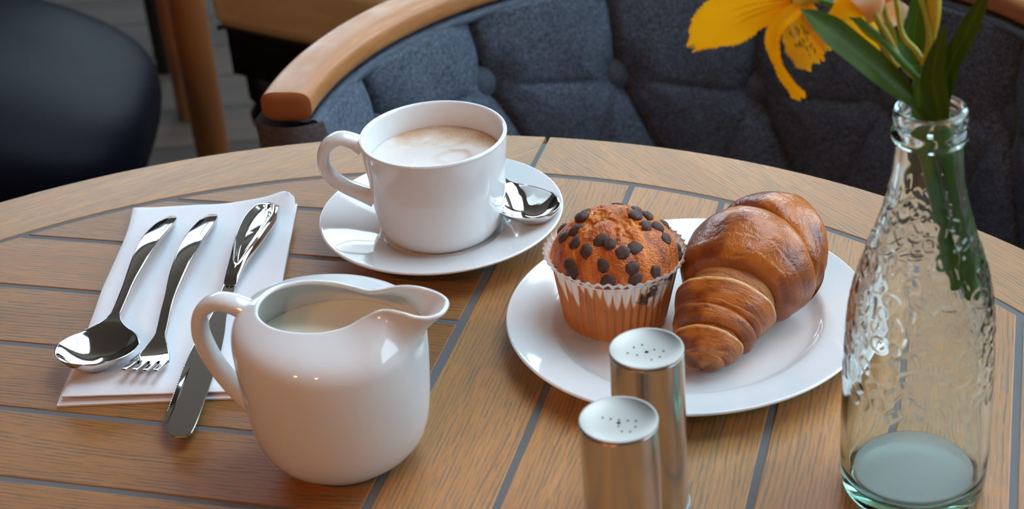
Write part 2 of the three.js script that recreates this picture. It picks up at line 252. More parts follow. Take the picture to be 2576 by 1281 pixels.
// ------------------------------------------------------------------ the round table
const TC = [-0.1247, -0.6265], BX = -0.2982, BZ = 0.9545, AX = 0.9545, AZ = 0.2982;    // b: towards the viewer along the right-hand boards; a: to the right
{
  const t = thing('round_table', 'round oak cafe table with grey joints between its boards and a curved rim', 'table', [TC[0], 0, TC[1]]);
  const rIn = 0.4712, rOut = 0.528, g = 0.0040, rand = rng(5), th = 0.02;
  function board(name, pts, gx, gz, tones = M.oak) {               // pts in (p along the grain, q across); q points to (gz, -gx)
    const geo = new THREE.ExtrudeGeometry(new THREE.Shape(pts.map((p) => new THREE.Vector2(...p))), { depth: th - 0.001, bevelEnabled: true, bevelThickness: 0.001, bevelSize: 0.0009, bevelOffset: -0.0009, bevelSegments: 2 });
    const uv = geo.attributes.uv, ou = rand(), ov = rand(); for (let i = 0; i < uv.count; i++) uv.setXY(i, uv.getX(i) / WU + ou, uv.getY(i) / WV + ov);
    geo.rotateX(-PI / 2); geo.translate(0, -th + 0.001 - 0.001, 0);
    const m = part(name, geo, tones[Math.floor(rand() * tones.length)], t); m.position.y = T; m.rotation.y = Math.atan2(-gz, gx); return m;
  }
  // one quadrant of boards: grain direction (gx, gz); p from p0 outwards (sign sp), q between the joints
  function quadrant(gx, gz, joints, sp) {
    for (let i = 0; i + 1 < joints.length; i++) {
      const q0 = joints[i] + g / 2, q1 = Math.min(joints[i + 1] - g / 2, rIn - 0.002), r = rIn - 0.0020, pts = [];
      if (q0 >= r - 0.004) continue;
      const n = 10; for (let k = 0; k <= n; k++) { const q = lerp(q0, Math.min(q1, r * 0.999), k / n); pts.push([sp * Math.sqrt(Math.max(1e-6, r * r - q * q)), q]); }
      const inner = sp * 0.0014; pts.push([inner, Math.min(q1, r * 0.999)], [inner, q0]);
      if (sp > 0) pts.reverse(); board('board', pts, gx, gz);
    }
  }
  const jb = [0.0078, 0.0743, 0.1375, 0.201, 0.2647, 0.3285, 0.392, 0.455], ja = [-0.4655, -0.4045, -0.3435, -0.2825, -0.2202, -0.1567, -0.0958, -0.034, 0.0];
  // far right: boards along b (q = +v); far left: boards along a (q = -u)
  const cut = 0.0078;
  for (let i = 0; i + 1 < jb.length; i++) {                          // right half, from the far rim towards the viewer, as far as the middle
    const q0 = jb[i] + g / 2, q1 = jb[i + 1] - g / 2, r = rIn - 0.0020, pts = [];
    for (let k = 0; k <= 12; k++) { const q = lerp(q0, q1, k / 12); pts.push([-Math.sqrt(Math.max(1e-6, r * r - q * q)), q]); }
    pts.push([Math.min(0.12, Math.sqrt(Math.max(1e-6, r * r - q1 * q1))), q1], [Math.min(0.12, Math.sqrt(Math.max(1e-6, r * r - q0 * q0))), q0]); pts.reverse();
    board('board', pts, BX, BZ);
  }
  for (let i = 0; i + 1 < ja.length; i++) {                          // left half: along a, from the rim to the middle joint
    const u0 = ja[i] + g / 2, u1 = ja[i + 1] - g / 2, r = rIn - 0.0020, pts = [];
    for (let k = 0; k <= 12; k++) { const u = lerp(u0, u1, k / 12); pts.push([-Math.sqrt(Math.max(1e-6, r * r - u * u)), -u]); }
    pts.push([cut - g / 2 - 0.0008, -u1], [cut - g / 2 - 0.0008, -u0]);
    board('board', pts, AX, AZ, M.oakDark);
  }
  quadrant(BX, BZ, [-0.455, -0.392, -0.3285, -0.2647, -0.201, -0.1375, -0.0743, -0.003], 1);      // near left, along b
  for (let i = 0; i < 6; i++) {                                      // near right, along a
    const u0 = 0.12 + i * 0.0615 + g, u1 = Math.min(0.12 + (i + 1) * 0.0615, rIn - 0.004), r = rIn - 0.0020, pts = [];
    for (let k = 0; k <= 10; k++) { const u = lerp(u0, u1, k / 10); pts.push([Math.sqrt(Math.max(1e-6, r * r - u * u)), -u]); }
    pts.push([cut + g, -u1], [cut + g, -u0]); pts.reverse(); board('board', pts, AX, AZ);
  }
  // rim: four arcs, the grain of each along its chord
  for (let k = 0; k < 4; k++) {
    const mid = k * PI / 2 + PI / 4, half = PI / 4 - 0.0028, pts = [];      // in (b, a) axes: angle from -b towards +a
    const cg = Math.cos(mid + PI / 2), sg = Math.sin(mid + PI / 2);          // chord direction in (-b, a)
    const gx = -BX * cg + AX * sg, gz = -BZ * cg + AZ * sg;
    const put = (r, a) => { const e = -r * Math.cos(a), h = r * Math.sin(a), x = BX * e + AX * h, z = BZ * e + AZ * h; pts.push([x * gx + z * gz, x * gz - z * gx]); };
    for (let i = 0; i <= 40; i++) put(rOut, mid - half + 2 * half * i / 40);
    for (let i = 40; i >= 0; i--) put(rIn + 0.0020, mid - half * 0.999 + 2 * half * 0.999 * i / 40);
    if (THREE.ShapeUtils.area(pts.map((p) => new THREE.Vector2(...p))) < 0) pts.reverse();
    board('rim_segment', pts, gx, gz);
  }
  part('joint_filler', new THREE.CylinderGeometry(rOut - 0.01, rOut - 0.01, 0.024, 96).translate(0, T - 0.0005 - 0.012, 0), M.filler, t);
  part('pedestal', lathe([[0.001, 0.02], [0.2, 0.02], [0.2, 0.035], [0.06, 0.055], [0.04, 0.08], [0.038, 0.66], [0.16, 0.69], [0.16, T - 0.027], [0.001, T - 0.027]], 40), M.blackMetal, t);
  part('base', lathe([[0.001, 0], [0.27, 0], [0.27, 0.012], [0.25, 0.022], [0.001, 0.022]], 48), M.blackMetal, t);
}

// ------------------------------------------------------------------ cup and saucer
const CUP = [-0.0432, -1.0010];
{
  const s = thing('saucer', 'white saucer under the coffee cup with a teaspoon on it', 'saucer', [CUP[0], T, CUP[1]]);
  part('dish', lathe([[0.001, 0.0035], [0.022, 0.0033], [0.025, 0.0006], [0.0265, 0], [0.0285, 0], [0.030, 0.0012], [0.038, 0.0022], [0.050, 0.0062], [0.066, 0.0122], [0.0765, 0.0163], [0.0786, 0.0173], [0.0790, 0.0184], [0.0783, 0.0190], [0.0768, 0.0187], [0.066, 0.0155], [0.052, 0.0108], [0.043, 0.0078], [0.0398, 0.0068], [0.0382, 0.0056], [0.0370, 0.0053], [0.018, 0.0053], [0.001, 0.0053]], 128, 160), M.china, s);
  const c = thing('coffee_cup', 'white coffee cup filled with milky coffee standing on its saucer', 'cup', [CUP[0], T + 0.0054, CUP[1]], -4 * R + PI);
  const out = [[0.001, 0.0016], [0.027, 0.0012], [0.0300, 0.0001], [0.0320, 0], [0.0338, 0.0008], [0.0375, 0.0038], [0.0402, 0.0090], [0.0418, 0.0170], [0.0431, 0.0290], [0.0443, 0.0460], [0.0461, 0.0610], [0.0467, 0.0668], [0.0470, 0.0684], [0.0464, 0.0694], [0.0453, 0.0695], [0.0443, 0.0688], [0.0438, 0.0672], [0.0428, 0.058], [0.0412, 0.038], [0.0396, 0.020], [0.0370, 0.0105], [0.030, 0.0060], [0.018, 0.0048], [0.001, 0.0046]];
  part('bowl', lathe(out, 128, 200), M.china, c);
  const hc = curve([[0.0452, 0.0625, 0], [0.0512, 0.0668, 0], [0.0590, 0.0690, 0], [0.0672, 0.0650, 0], [0.0712, 0.0552, 0], [0.0690, 0.0440, 0], [0.0612, 0.0360, 0], [0.0515, 0.0300, 0], [0.0420, 0.0252, 0]]);
  part('handle', sweep(hc, V3(0, 0, 1), (t) => 0.0058 + 0.0012 * Math.abs(t - 0.5) * 2, (t) => 0.0042 + 0.0016 * Math.pow(Math.abs(t - 0.5) * 2, 6), 64, 24, 0.85), M.china, c);
  // coffee: one disc with froth
  const k = thing('coffee', 'milky coffee with tan froth swirls filling the white cup', 'coffee', [CUP[0], T + 0.0054, CUP[1]]);
  const cf = texture(1024, 1024, (u, v) => {
    const x = (u - 0.5) * 2, y = (v - 0.5) * 2;                      // x right, y towards the far side
    const w = fbm(x * 2.2 + 7, y * 2.6, 101, 5), q = fbm(x * 3.5 + 2 * w, y * 4 + 3, 102, 5);
    const back = sstep(0.15, 0.85, y + 0.4 * x + 0.9 * (w - 0.5)), swirl = Math.exp(-((Math.hypot(x - 0.25, (y + 0.12) * 1.2) - 0.26 - 0.2 * (q - 0.5)) ** 2) / 0.006) * sstep(-0.3, 0.5, x + 0.4 * (w - 0.2));
    let c = mixc([226, 222, 215], [186, 138, 92], clamp(0.95 * back * (0.45 + 0.9 * (q - 0.2)) + 0.4 * swirl * (0.3 + q)));
    const sp = vnoise(u * 160, v * 160, 103), sp2 = vnoise(u * 300, v * 300, 104);
    if (sp * (0.8 + 0.25 * back) > 0.905) c = mixc(c, [92, 62, 40], 0.7);
    if (sp2 > 0.93 && back > 0.3) c = mixc(c, [84, 54, 32], 0.6);
    return c;
  }, true, false);
  const fro = texture(512, 512, (u, v) => { const n = 120 + 60 * vnoise(u * 90, v * 90, 105) + 60 * (vnoise(u * 180, v * 180, 106) > 0.86 ? 1 : 0); return [n, n, n]; }, false, false);
  const rr = 0.0422, lvl = 0.0530;
  const disc = new THREE.CircleGeometry(rr, 96); disc.rotateX(-PI / 2); disc.translate(0, lvl, 0);
  part('froth', disc, phys({ map: cf, roughness: 0.42, bumpMap: fro, bumpScale: 0.0003 }), k);
  part('body', lathe([[0.001, 0.0064], [0.03, 0.0075], [0.0360, 0.0115], [0.0388, 0.020], [0.0402, 0.034], [0.0418, lvl - 0.0004], [0.001, lvl - 0.0004]], 64), std({ color: 0x8a5a34, roughness: 0.4 }), k);
}
// ------------------------------------------------------------------ cutlery: one surface function, cut into its parts
// c(t): centre line [x, y, z]; hw(t): half width; dish(t): how far the middle sinks (bowl); th: thickness
function blade(c, hw, dish, th, t0, t1, nt, opts = {}) {
  const ns = opts.ns ?? 16, tilt = opts.tilt ?? 0;
  const at = (t, s) => {
    const p = c.getPoint(t), tan = c.getTangent(t), side = V3(-tan.z, 0, tan.x).normalize(), up = V3().crossVectors(tan, side).normalize(); if (up.y < 0) up.negate();
    const w = hw(t), d = dish(t); p.addScaledVector(side, s * w).addScaledVector(up, -d * (1 - s * s) + (opts.crown ?? 0) * (1 - s * s) * w + tilt * s * w); return [p, up];
  };
  return grid(ns * 2 + 4, nt, (u, v) => {
    const t = lerp(t0, t1, v), n = ns * 2 + 4, k = Math.round(u * n) % n, thk = (typeof th === 'function' ? th(t) : th) * Math.sqrt(clamp((1.0002 - t) / 0.006)) * Math.sqrt(clamp((t - 0.0002) / 0.004));
    let s, o;
    if (k <= ns) { s = -1 + 2 * k / ns; o = 0.5; } else if (k < ns + 2) { s = 1; o = 0; } else if (k <= ns * 2 + 2) { s = 1 - 2 * (k - ns - 2) / ns; o = -0.5; } else { s = -1; o = 0; }
    const e = Math.abs(s) === 1, [p, up] = at(t, e && o === 0 ? s * 1.0 : s * (1 - 0.035 * (o !== 0 && e ? 1 : 0)));
    p.addScaledVector(up, o * thk * (e && o !== 0 ? 0.7 : 1)); return [p.x, p.y, p.z];
  }, true);
}
// handle with a rounded end: t from 0
const roundEnd = (t, w, l) => w * Math.sqrt(clamp(1 - (1 - clamp(t / l)) ** 2));
// rows j0..j1 of a grid as a geometry of its own that keeps the whole surface's normals
function rowsOf(g, cols, j0, j1) {
  const o = new THREE.BufferGeometry(), I = [];
  for (const k of ['position', 'normal', 'uv']) { const a = g.attributes[k]; o.setAttribute(k, new THREE.BufferAttribute(a.array.slice(j0 * cols * a.itemSize, (j1 + 1) * cols * a.itemSize), a.itemSize)); }
  for (let j = 0; j < j1 - j0; j++) for (let i = 0; i < cols; i++) { const p = j * cols + i, q = j * cols + (i + 1) % cols; I.push(p, q, q + cols, p, q + cols, p + cols); }
  o.setIndex(I); return o;
}
function spoonThing(name, label, P, o, group) {
  const t = thing(name, label, o.category ?? 'spoon', [0, 0, 0], 0, group), c = curve(P.map((p) => [p[0], T + p[1], p[2]]));
  const split = o.split, hw = (u) => {
    const k = (u - split) / (1 - split); if (u < o.round) return roundEnd(u, interp(o.width, o.round), o.round) + 1e-5;
    return k < 0.5 ? interp(o.width, u) : o.bowl * Math.sqrt(clamp(1 - ((k - 0.5) / 0.5) ** 2.2)) + 1e-5;
  };
  const dish = (u) => { const k = (u - split) / (1 - split); return k < 0 ? -(o.dome ?? 0.0006) * sstep(0, 0.06, u) * (1 - sstep(split - 0.2, split, u)) : o.depth * sstep(0.02, 0.45, k) * Math.sqrt(clamp(1 - Math.max(0, (k - 0.55) / 0.45) ** 2.4)); };
  const th = (u) => (typeof o.th === 'function' ? o.th(u) : o.th), n = 200, js = Math.round(n * split), ns = 22, g = blade(c, hw, dish, th, 0.0004, 0.99999, n, { ns });
  part('handle', rowsOf(g, ns * 2 + 4, 0, js), M.steel, t); part('bowl', rowsOf(g, ns * 2 + 4, js, n), M.steel, t);
  return t;
}
{
  // napkin: folded sheets, the upper one with its far right corner turned up
  const n = thing('paper_napkin', 'white folded paper napkin lying under the fork and knife', 'napkin');
  function sheet(tl, tr, bl, br, top, thick, curl, seed, front) {
    const nu = 60, nv = 90, f = (u, v, up) => {
      const a = [lerp(tl[0], tr[0], u), lerp(tl[1], tr[1], u)], b = [lerp(bl[0], br[0], u), lerp(bl[1], br[1], u)];
      const x = lerp(a[0], b[0], v) + 0.0012 * (vnoise(v * 7, seed) - 0.5) * (u < 0.02 ? 1 : 0.6) + 0.003 * Math.sin(v * 9 + seed) * (u < 0.5 ? (0.5 - u) : 0) * 0.8, z = lerp(a[1], b[1], v) + 0.0016 * (vnoise(u * 6, seed + 3) - 0.5) * (1 - v);
      const nip = Math.exp(-(((1 - u) / 0.05) ** 2 + (v / 0.028) ** 2)) * (curl > 0.004 ? 1 : 0), lift = curl * Math.exp(-(((1 - u) / 0.22) ** 2 + (v / 0.10) ** 2)), wave = 0.0009 * (fbm(u * 4, v * 6, seed, 3) - 0.5) + front * sstep(0.75, 1, v) * (1 - 0.5 * u);
      const edge = Math.min(u, 1 - u) * 0.113, e2 = Math.min(v, 1 - v) * 0.225, drop = 0.0009 * Math.exp(-Math.min(edge, e2) / 0.0016);
      return [x - 0.004 * nip, T + top + lift + wave - (up ? drop : 0) - (up ? 0 : thick), z + 0.005 * nip];
    };
    const ring = []; // outline of the sheet joined top to bottom
    const g1 = flip(grid(nu, nv, (u, v) => f(u, v, 1))), g2 = grid(nu, nv, (u, v) => f(u, v, 0));
    const per = (w) => { const k = (w % 1) * 4, i = Math.floor(k), q = k - i; return i === 0 ? [q, 0] : i === 1 ? [1, q] : i === 2 ? [1 - q, 1] : [0, 1 - q]; };
    const g3 = grid(240, 3, (u, v) => { const [a, b] = per(Math.min(u, 0.99999)), p = f(a, b, 1), q = f(a, b, 0); return [lerp(p[0], q[0], v), lerp(p[1], q[1], v), lerp(p[2], q[2], v)]; });
    const m = mergeGeometries([g1, g2, g3]), uv = m.attributes.uv, ps = m.attributes.position; for (let i = 0; i < uv.count; i++) uv.setXY(i, ps.getX(i) / 0.1, ps.getZ(i) / 0.1); return m;
  }
  part('folded_sheet', sheet([-0.2525, -1.068], [-0.1425, -1.060], [-0.2668, -0.8405], [-0.1495, -0.8318], 0.0022, 0.0021, 0, 3, 0), M.paper, n);
  part('folded_sheet', sheet([-0.2545, -1.0705], [-0.1415, -1.0605], [-0.2640, -0.8430], [-0.1490, -0.8335], 0.0042, 0.0018, 0.0085, 6, 0.0022), M.paper, n);

  spoonThing('table_spoon', 'polished soup spoon lying nearest the left edge of the napkin', [[-0.2245, 0.0066, -1.046], [-0.2272, 0.0138, -1.020], [-0.2312, 0.0192, -0.990], [-0.2360, 0.0185, -0.955], [-0.2402, 0.0150, -0.922], [-0.2425, 0.0138, -0.907], [-0.2465, 0.0150, -0.882], [-0.2508, 0.0185, -0.8545]], {
    split: 0.72, round: 0.10, th: (u) => 0.0022 + 0.0012 * sstep(0.4, 0.62, u) * (1 - sstep(0.64, 0.78, u)) - 0.0008 * sstep(0.72, 0.8, u), bowl: 0.0252, depth: 0.0105, width: [[0, 0.0040], [0.07, 0.0058], [0.2, 0.0068], [0.36, 0.0054], [0.5, 0.0032], [0.64, 0.0030], [0.70, 0.0048], [0.74, 0.0085], [0.80, 0.0195], [0.86, 0.0252]] });
  {
    const t = thing('table_fork', 'polished fork lying on the napkin with its tines against the soup spoon', 'fork'), c = curve([[-0.1968, 0.0066, -1.044], [-0.1990, 0.0138, -1.018], [-0.2030, 0.0194, -0.985], [-0.2075, 0.0190, -0.950], [-0.2105, 0.0150, -0.918], [-0.2122, 0.0105, -0.893], [-0.2138, 0.0092, -0.876], [-0.2158, 0.0110, -0.862], [-0.2185, 0.0150, -0.849]].map((p) => [p[0], T + p[1], p[2]]));
    const width = [[0, 0.0040], [0.07, 0.0058], [0.2, 0.0068], [0.36, 0.0054], [0.5, 0.0033], [0.62, 0.0033], [0.70, 0.0062], [0.78, 0.0098], [0.86, 0.0120], [1, 0.0120]], hw = (u) => (u < 0.10 ? roundEnd(u, interp(width, 0.10), 0.10) : interp(width, u)) + 1e-5;
    const th = (u) => 0.0022 + 0.0010 * sstep(0.4, 0.6, u) * (1 - sstep(0.62, 0.74, u));
    const fg = blade(c, hw, (u) => -0.0006 * sstep(0, 0.06, u) * (1 - sstep(0.5, 0.64, u)) + 0.0008 * sstep(0.66, 0.8, u), th, 0.0005, 0.855, 150, { ns: 20 });
    part('handle', rowsOf(fg, 44, 0, 112), M.steel, t); part('head', rowsOf(fg, 44, 112, 150), M.steel, t);
    for (let k = 0; k < 4; k++) {
      const q = (-1 + (2 * k + 1) / 4) * 0.0120;
      part('tine', grid(20, 40, (u, v) => { const tt = lerp(0.845, 1, v), p = c.getPoint(tt), tan = c.getTangent(tt), side = V3(-tan.z, 0, tan.x).normalize(), up = V3().crossVectors(tan, side).normalize(); if (up.y < 0) up.negate(); const a = u * 2 * PI, sq = (x) => Math.sign(x) * Math.abs(x) ** 0.5, end = Math.sqrt(clamp(1 - v ** 24)), w = lerp(0.0027, 0.0018, sstep(0, 0.4, v)) * end, h = lerp(0.0010, 0.0008, v) * end; p.addScaledVector(side, q * (1 + 0.06 * v) + sq(Math.cos(a)) * w).addScaledVector(up, sq(Math.sin(a)) * h - 0.0004 * (1 - (q / 0.012) ** 2)); return [p.x, p.y, p.z]; }, true), M.steel, t);
    }
  }
  {
    const t = thing('table_knife', 'polished knife with a ring-edged oval handle lying on the napkin beside the milk jug', 'knife'), Y = (h) => T + h;
    // blade: outline drawn flat, one edge straight, tip rounded, saw teeth on the left edge near the tip
    const o0 = V3(-0.1752, 0, -0.9560), dir = V3(-0.0150, 0, 0.1530).normalize(), nrm = V3(dir.z, 0, -dir.x);        // nrm: to the right seen from the tip end
    const L = 0.1665, pts = [], right = [[0, 0.0030], [0.02, 0.0042], [0.042, 0.0046], [0.067, 0.0075], [0.092, 0.0092], [0.122, 0.0094], [0.152, 0.0090], [0.162, 0.0082], [0.1655, 0.0070], [0.1665, 0.0055]], left = [[0, -0.0030], [0.02, -0.0042], [0.042, -0.0046], [0.062, -0.0072], [0.087, -0.0098], [0.112, -0.0104], [0.142, -0.0104]];
    for (let i = 0; i <= 50; i++) { const s = L * i / 50; pts.push([s, interp(right, s)]); }
    for (let i = 1; i <= 24; i++) { const a = i / 24 * PI / 2; pts.push([0.142 + 0.0245 * Math.cos(a), -0.0104 * Math.sin(a)]); }
    for (let i = 127; i >= 0; i--) { const s = L * i / 150, teeth = s > 0.097 ? 0.00035 * (i % 2) * sstep(0.097, 0.102, s) : 0; pts.push([s, interp(left, s) + teeth]); }
    if (THREE.ShapeUtils.area(pts.map((p) => new THREE.Vector2(...p))) < 0) pts.reverse();
    const g = new THREE.ExtrudeGeometry(new THREE.Shape(pts.map((p) => new THREE.Vector2(...p))), { depth: 0.0009, bevelEnabled: true, bevelThickness: 0.0003, bevelSize: 0.0006, bevelOffset: -0.0006, bevelSegments: 2 });
    const p = g.attributes.position; for (let i = 0; i < p.count; i++) { const s = p.getX(i), q = p.getY(i), d = p.getZ(i); p.setXYZ(i, o0.x + dir.x * s + nrm.x * q, Y(0.0092 - 0.0022 * s / L) + d, o0.z + dir.z * s + nrm.z * q); }
    g.computeVertexNormals(); part('blade', g, M.blade, t);
    // raised rib along the left side of the blade near the tip (a ground bevel)
    part('bevel_edge', grid(8, 40, (u, v) => { const s = lerp(0.100, 0.154, v), q = lerp(-0.0102, -0.0062 - 0.0012 * v, u) + (u === 0 ? 0.0004 : 0), b = V3(o0.x + dir.x * s + nrm.x * q, Y(0.0092 - 0.0022 * s / L) + 0.0013 + 0.0010 * u * Math.sin(v * PI), o0.z + dir.z * s + nrm.z * q); return [b.x, b.y, b.z]; }), M.steel, t);
    // handle: oval bar with a sunk oval face and a bead all round it
    const c = curve([[-0.1582, 0.0115, -1.040], [-0.1612, 0.0150, -1.018], [-0.1662, 0.0165, -0.990], [-0.1715, 0.0145, -0.965], [-0.1762, 0.0105, -0.940]].map((q) => [q[0], T + q[1], q[2]])), w = [[0, 0.0050], [0.1, 0.0090], [0.3, 0.0105], [0.5, 0.0090], [0.75, 0.0058], [0.95, 0.0043], [1, 0.0036]];
    const hw = (u) => (u < 0.1 ? roundEnd(u, 0.0090, 0.1) : interp(w, u)) * (1 - 0.99 * sstep(0.965, 1, u)) + 1e-5, ht = (u) => (0.0030 + 0.0022 * sstep(0, 0.15, u) - 0.0026 * sstep(0.55, 0.9, u)) * (1 - 0.97 * sstep(0.90, 1, u));
    part('handle', grid(112, 260, (u, v) => {
      const tt = lerp(0.0006, 1, v), q = c.getPoint(tt), tan = c.getTangent(tt), side = V3(-tan.z, 0, tan.x).normalize(), up = V3().crossVectors(tan, side).normalize(); if (up.y < 0) up.negate();
      const a = u * 2 * PI, W2 = hw(tt), H2 = ht(tt), x = Math.cos(a) * W2; let y = Math.sin(a) * H2;
      if (Math.sin(a) > 0) { const o2 = 1 - ((tt - 0.42) / 0.40) ** 2, face = (o2 > 0 ? Math.sqrt(o2) : o2) - Math.abs(x) / W2 / 0.84; y = H2 * (0.55 + 0.45 * Math.sin(a)) * sstep(0, 0.25, Math.sin(a)) + y * (1 - sstep(0, 0.25, Math.sin(a))); y += (0.0009 * Math.exp(-((face + 0.02) ** 2) / 0.012) - 0.0036 * sstep(0.02, 0.55, face)) * clamp(W2 / 0.0095) * sstep(0.01, 0.10, tt); }
      q.addScaledVector(side, x).addScaledVector(up, y); return [q.x, q.y, q.z];
    }, true), M.steel, t);
  }
  spoonThing('teaspoon', 'polished teaspoon resting on the saucer beside the coffee cup', [[-0.0275, 0.0215, -1.0845], [-0.0215, 0.0228, -1.0705], [-0.0155, 0.0245, -1.0565], [-0.0095, 0.0255, -1.0425], [-0.0040, 0.0250, -1.0300], [0.0035, 0.0236, -1.0135], [0.0135, 0.0228, -0.9920], [0.0235, 0.0250, -0.9715]], {
    split: 0.66, round: 0.07, th: 0.0018, bowl: 0.0205, depth: 0.0098, width: [[0, 0.003], [0.07, 0.0045], [0.25, 0.005], [0.5, 0.0028], [0.63, 0.0026], [0.69, 0.0060], [0.76, 0.0150], [0.83, 0.0205]] });
}
// ------------------------------------------------------------------ milk jug
{
  const J = [-0.098, -0.774], t = thing('milk_jug', 'white round-bellied china milk jug with a pinched spout and loop handle', 'jug', [J[0], T, J[1]], -16.3 * R);
  const body = smooth([[0.0285, 0], [0.0302, 0.0008], [0.0306, 0.0028], [0.0335, 0.0042], [0.0395, 0.0085], [0.0440, 0.0150], [0.0468, 0.0235], [0.0484, 0.0340], [0.0496, 0.0480], [0.0505, 0.0620], [0.0507, 0.0740]], 60);
  const half = [[0.0660, 0, 0.0965], [0.0645, 0.0066, 0.0964], [0.0600, 0.0115, 0.0968], [0.0535, 0.0138, 0.0982], [0.0450, 0.0136, 0.1002], [0.0355, 0.0126, 0.1002], [0.0268, 0.0138, 0.0972], [0.0185, 0.0178, 0.0936], [0.0075, 0.0226, 0.0922], [-0.005, 0.0252, 0.0924], [-0.021, 0.0232, 0.0930], [-0.0325, 0.0145, 0.0938], [-0.0365, 0, 0.0944]];
  const ang = [0, 8, 15, 22, 30, 38, 46, 55, 70, 90, 120, 150, 180].map((a) => a * R);
  const rimPts = [...half, ...half.slice(1, -1).reverse().map((p) => [p[0], -p[1], p[2]])], rimAng = [...ang, ...ang.slice(1, -1).reverse().map((a) => 2 * PI - a)], NR = rimPts.length;
  const rc = new THREE.CatmullRomCurve3(rimPts.map((p) => V3(p[0], p[2], p[1])), true, 'centripetal');
  const rimAt = (th) => { th = ((th % (2 * PI)) + 2 * PI) % (2 * PI); let i = 0; while (i < NR - 1 && rimAng[i + 1] <= th) i++; const a0 = rimAng[i], a1 = i < NR - 1 ? rimAng[i + 1] : 2 * PI; return rc.getPoint((i + (th - a0) / (a1 - a0)) / NR); };
  const nu = 192, nUp = 40, nB = 60;
  const outer = (u, k) => {                                         // k 0..nB: lathe body; nB..nB+nUp: from belly to rim
    const th = u * 2 * PI, ca = Math.cos(th), sa = Math.sin(th);
    if (k <= nB) { const b = body[k]; return V3(b.x * ca, b.y, b.x * sa); }
    const P = rimAt(th), S = V3(0.0507 * ca, 0.0740, 0.0507 * sa), q = (k - nB) / nUp, d = Math.abs(th > PI ? th - 2 * PI : th), sp = 1 - sstep(24 * R, 50 * R, d);
    const radial = V3(P.x + 0.006 * (1 - sp), 0, P.z).normalize(), C1 = S.clone().add(V3(0, lerp(0.0125, 0.010, sp), 0)), C2 = P.clone().addScaledVector(radial, lerp(0.0125, -0.009, sp)).add(V3(0, lerp(-0.0042, -0.0085, sp), 0));
    const a = (1 - q) ** 3, b = 3 * q * (1 - q) ** 2, c = 3 * q * q * (1 - q), e = q ** 3;
    return V3().addScaledVector(S, a).addScaledVector(C1, b).addScaledVector(C2, c).addScaledVector(P, e);
  };
  const og = grid(nu, nB + nUp, (u, v) => { const p = outer(u, Math.round(v * (nB + nUp))); return [p.x, p.y, p.z]; }, true);
  const pos = og.attributes.position, nor = og.attributes.normal, N = nB + nUp, th = 0.0024;
  const at = (i, k) => V3().fromBufferAttribute(pos, k * nu + i), nn = (i, k) => V3().fromBufferAttribute(nor, k * nu + i);
  if (nn(0, 30).x < 0) for (let i = 0; i < nor.count; i++) nor.setXYZ(i, -nor.getX(i), -nor.getY(i), -nor.getZ(i));
  const rows = [];
  rows.push((i) => V3(0, 0.0022, 0)); rows.push((i) => { const a = i / nu * 2 * PI; return V3(0.026 * Math.cos(a), 0.0022, 0.026 * Math.sin(a)); });
  for (let k = 0; k <= N; k++) rows.push((i) => at(i, k));
  const tanUp = (i) => at(i, N).sub(at(i, N - 1)).normalize();
  for (const a of [45, 90, 135]) rows.push((i) => at(i, N).addScaledVector(nn(i, N), -th * 0.5 * (1 - Math.cos(a * R))).addScaledVector(tanUp(i), th * 0.5 * Math.sin(a * R)));
  for (let k = N; k >= 8; k--) rows.push((i) => at(i, k).addScaledVector(nn(i, k), -th * (1 + 0.15 * sstep(N - 1, N - 12, k))));
  rows.push((i) => V3(0, 0.0068, 0));
  const jg = grid(nu, rows.length - 1, (u, v) => { const p = rows[Math.round(v * (rows.length - 1))](Math.round(u * nu) % nu); return [p.x, p.y, p.z]; }, true);
  part('body', flip(jg), M.china, t);
  const hc = curve([[-0.0425, 0.0868, 0], [-0.0505, 0.0905, 0], [-0.0600, 0.0915, 0], [-0.0690, 0.0855, 0], [-0.0728, 0.0730, 0], [-0.0700, 0.0585, 0], [-0.0635, 0.0445, 0], [-0.0555, 0.0335, 0], [-0.0465, 0.0235, 0]]);
  part('handle', sweep(hc, V3(0, 0, 1), (t) => 0.0070 - 0.0008 * Math.sin(t * PI), (t) => 0.0042 + 0.0018 * Math.pow(Math.abs(t - 0.5) * 2, 5), 64, 24, 0.85), M.china, t);
  const m = thing('milk', 'milk filling the white jug to just below its rim', 'milk', [J[0], T, J[1]]);
  const lv = 0.0675; part('body', lathe([[0.001, 0.0075], [0.032, 0.0090], [0.041, 0.0195], [0.0446, 0.030], [0.0462, 0.042], [0.0474, 0.056], [0.0476, 0.062], [0.0477, lv - 0.001], [0.0472, lv], [0.001, lv]], 96), M.milk, m);
}

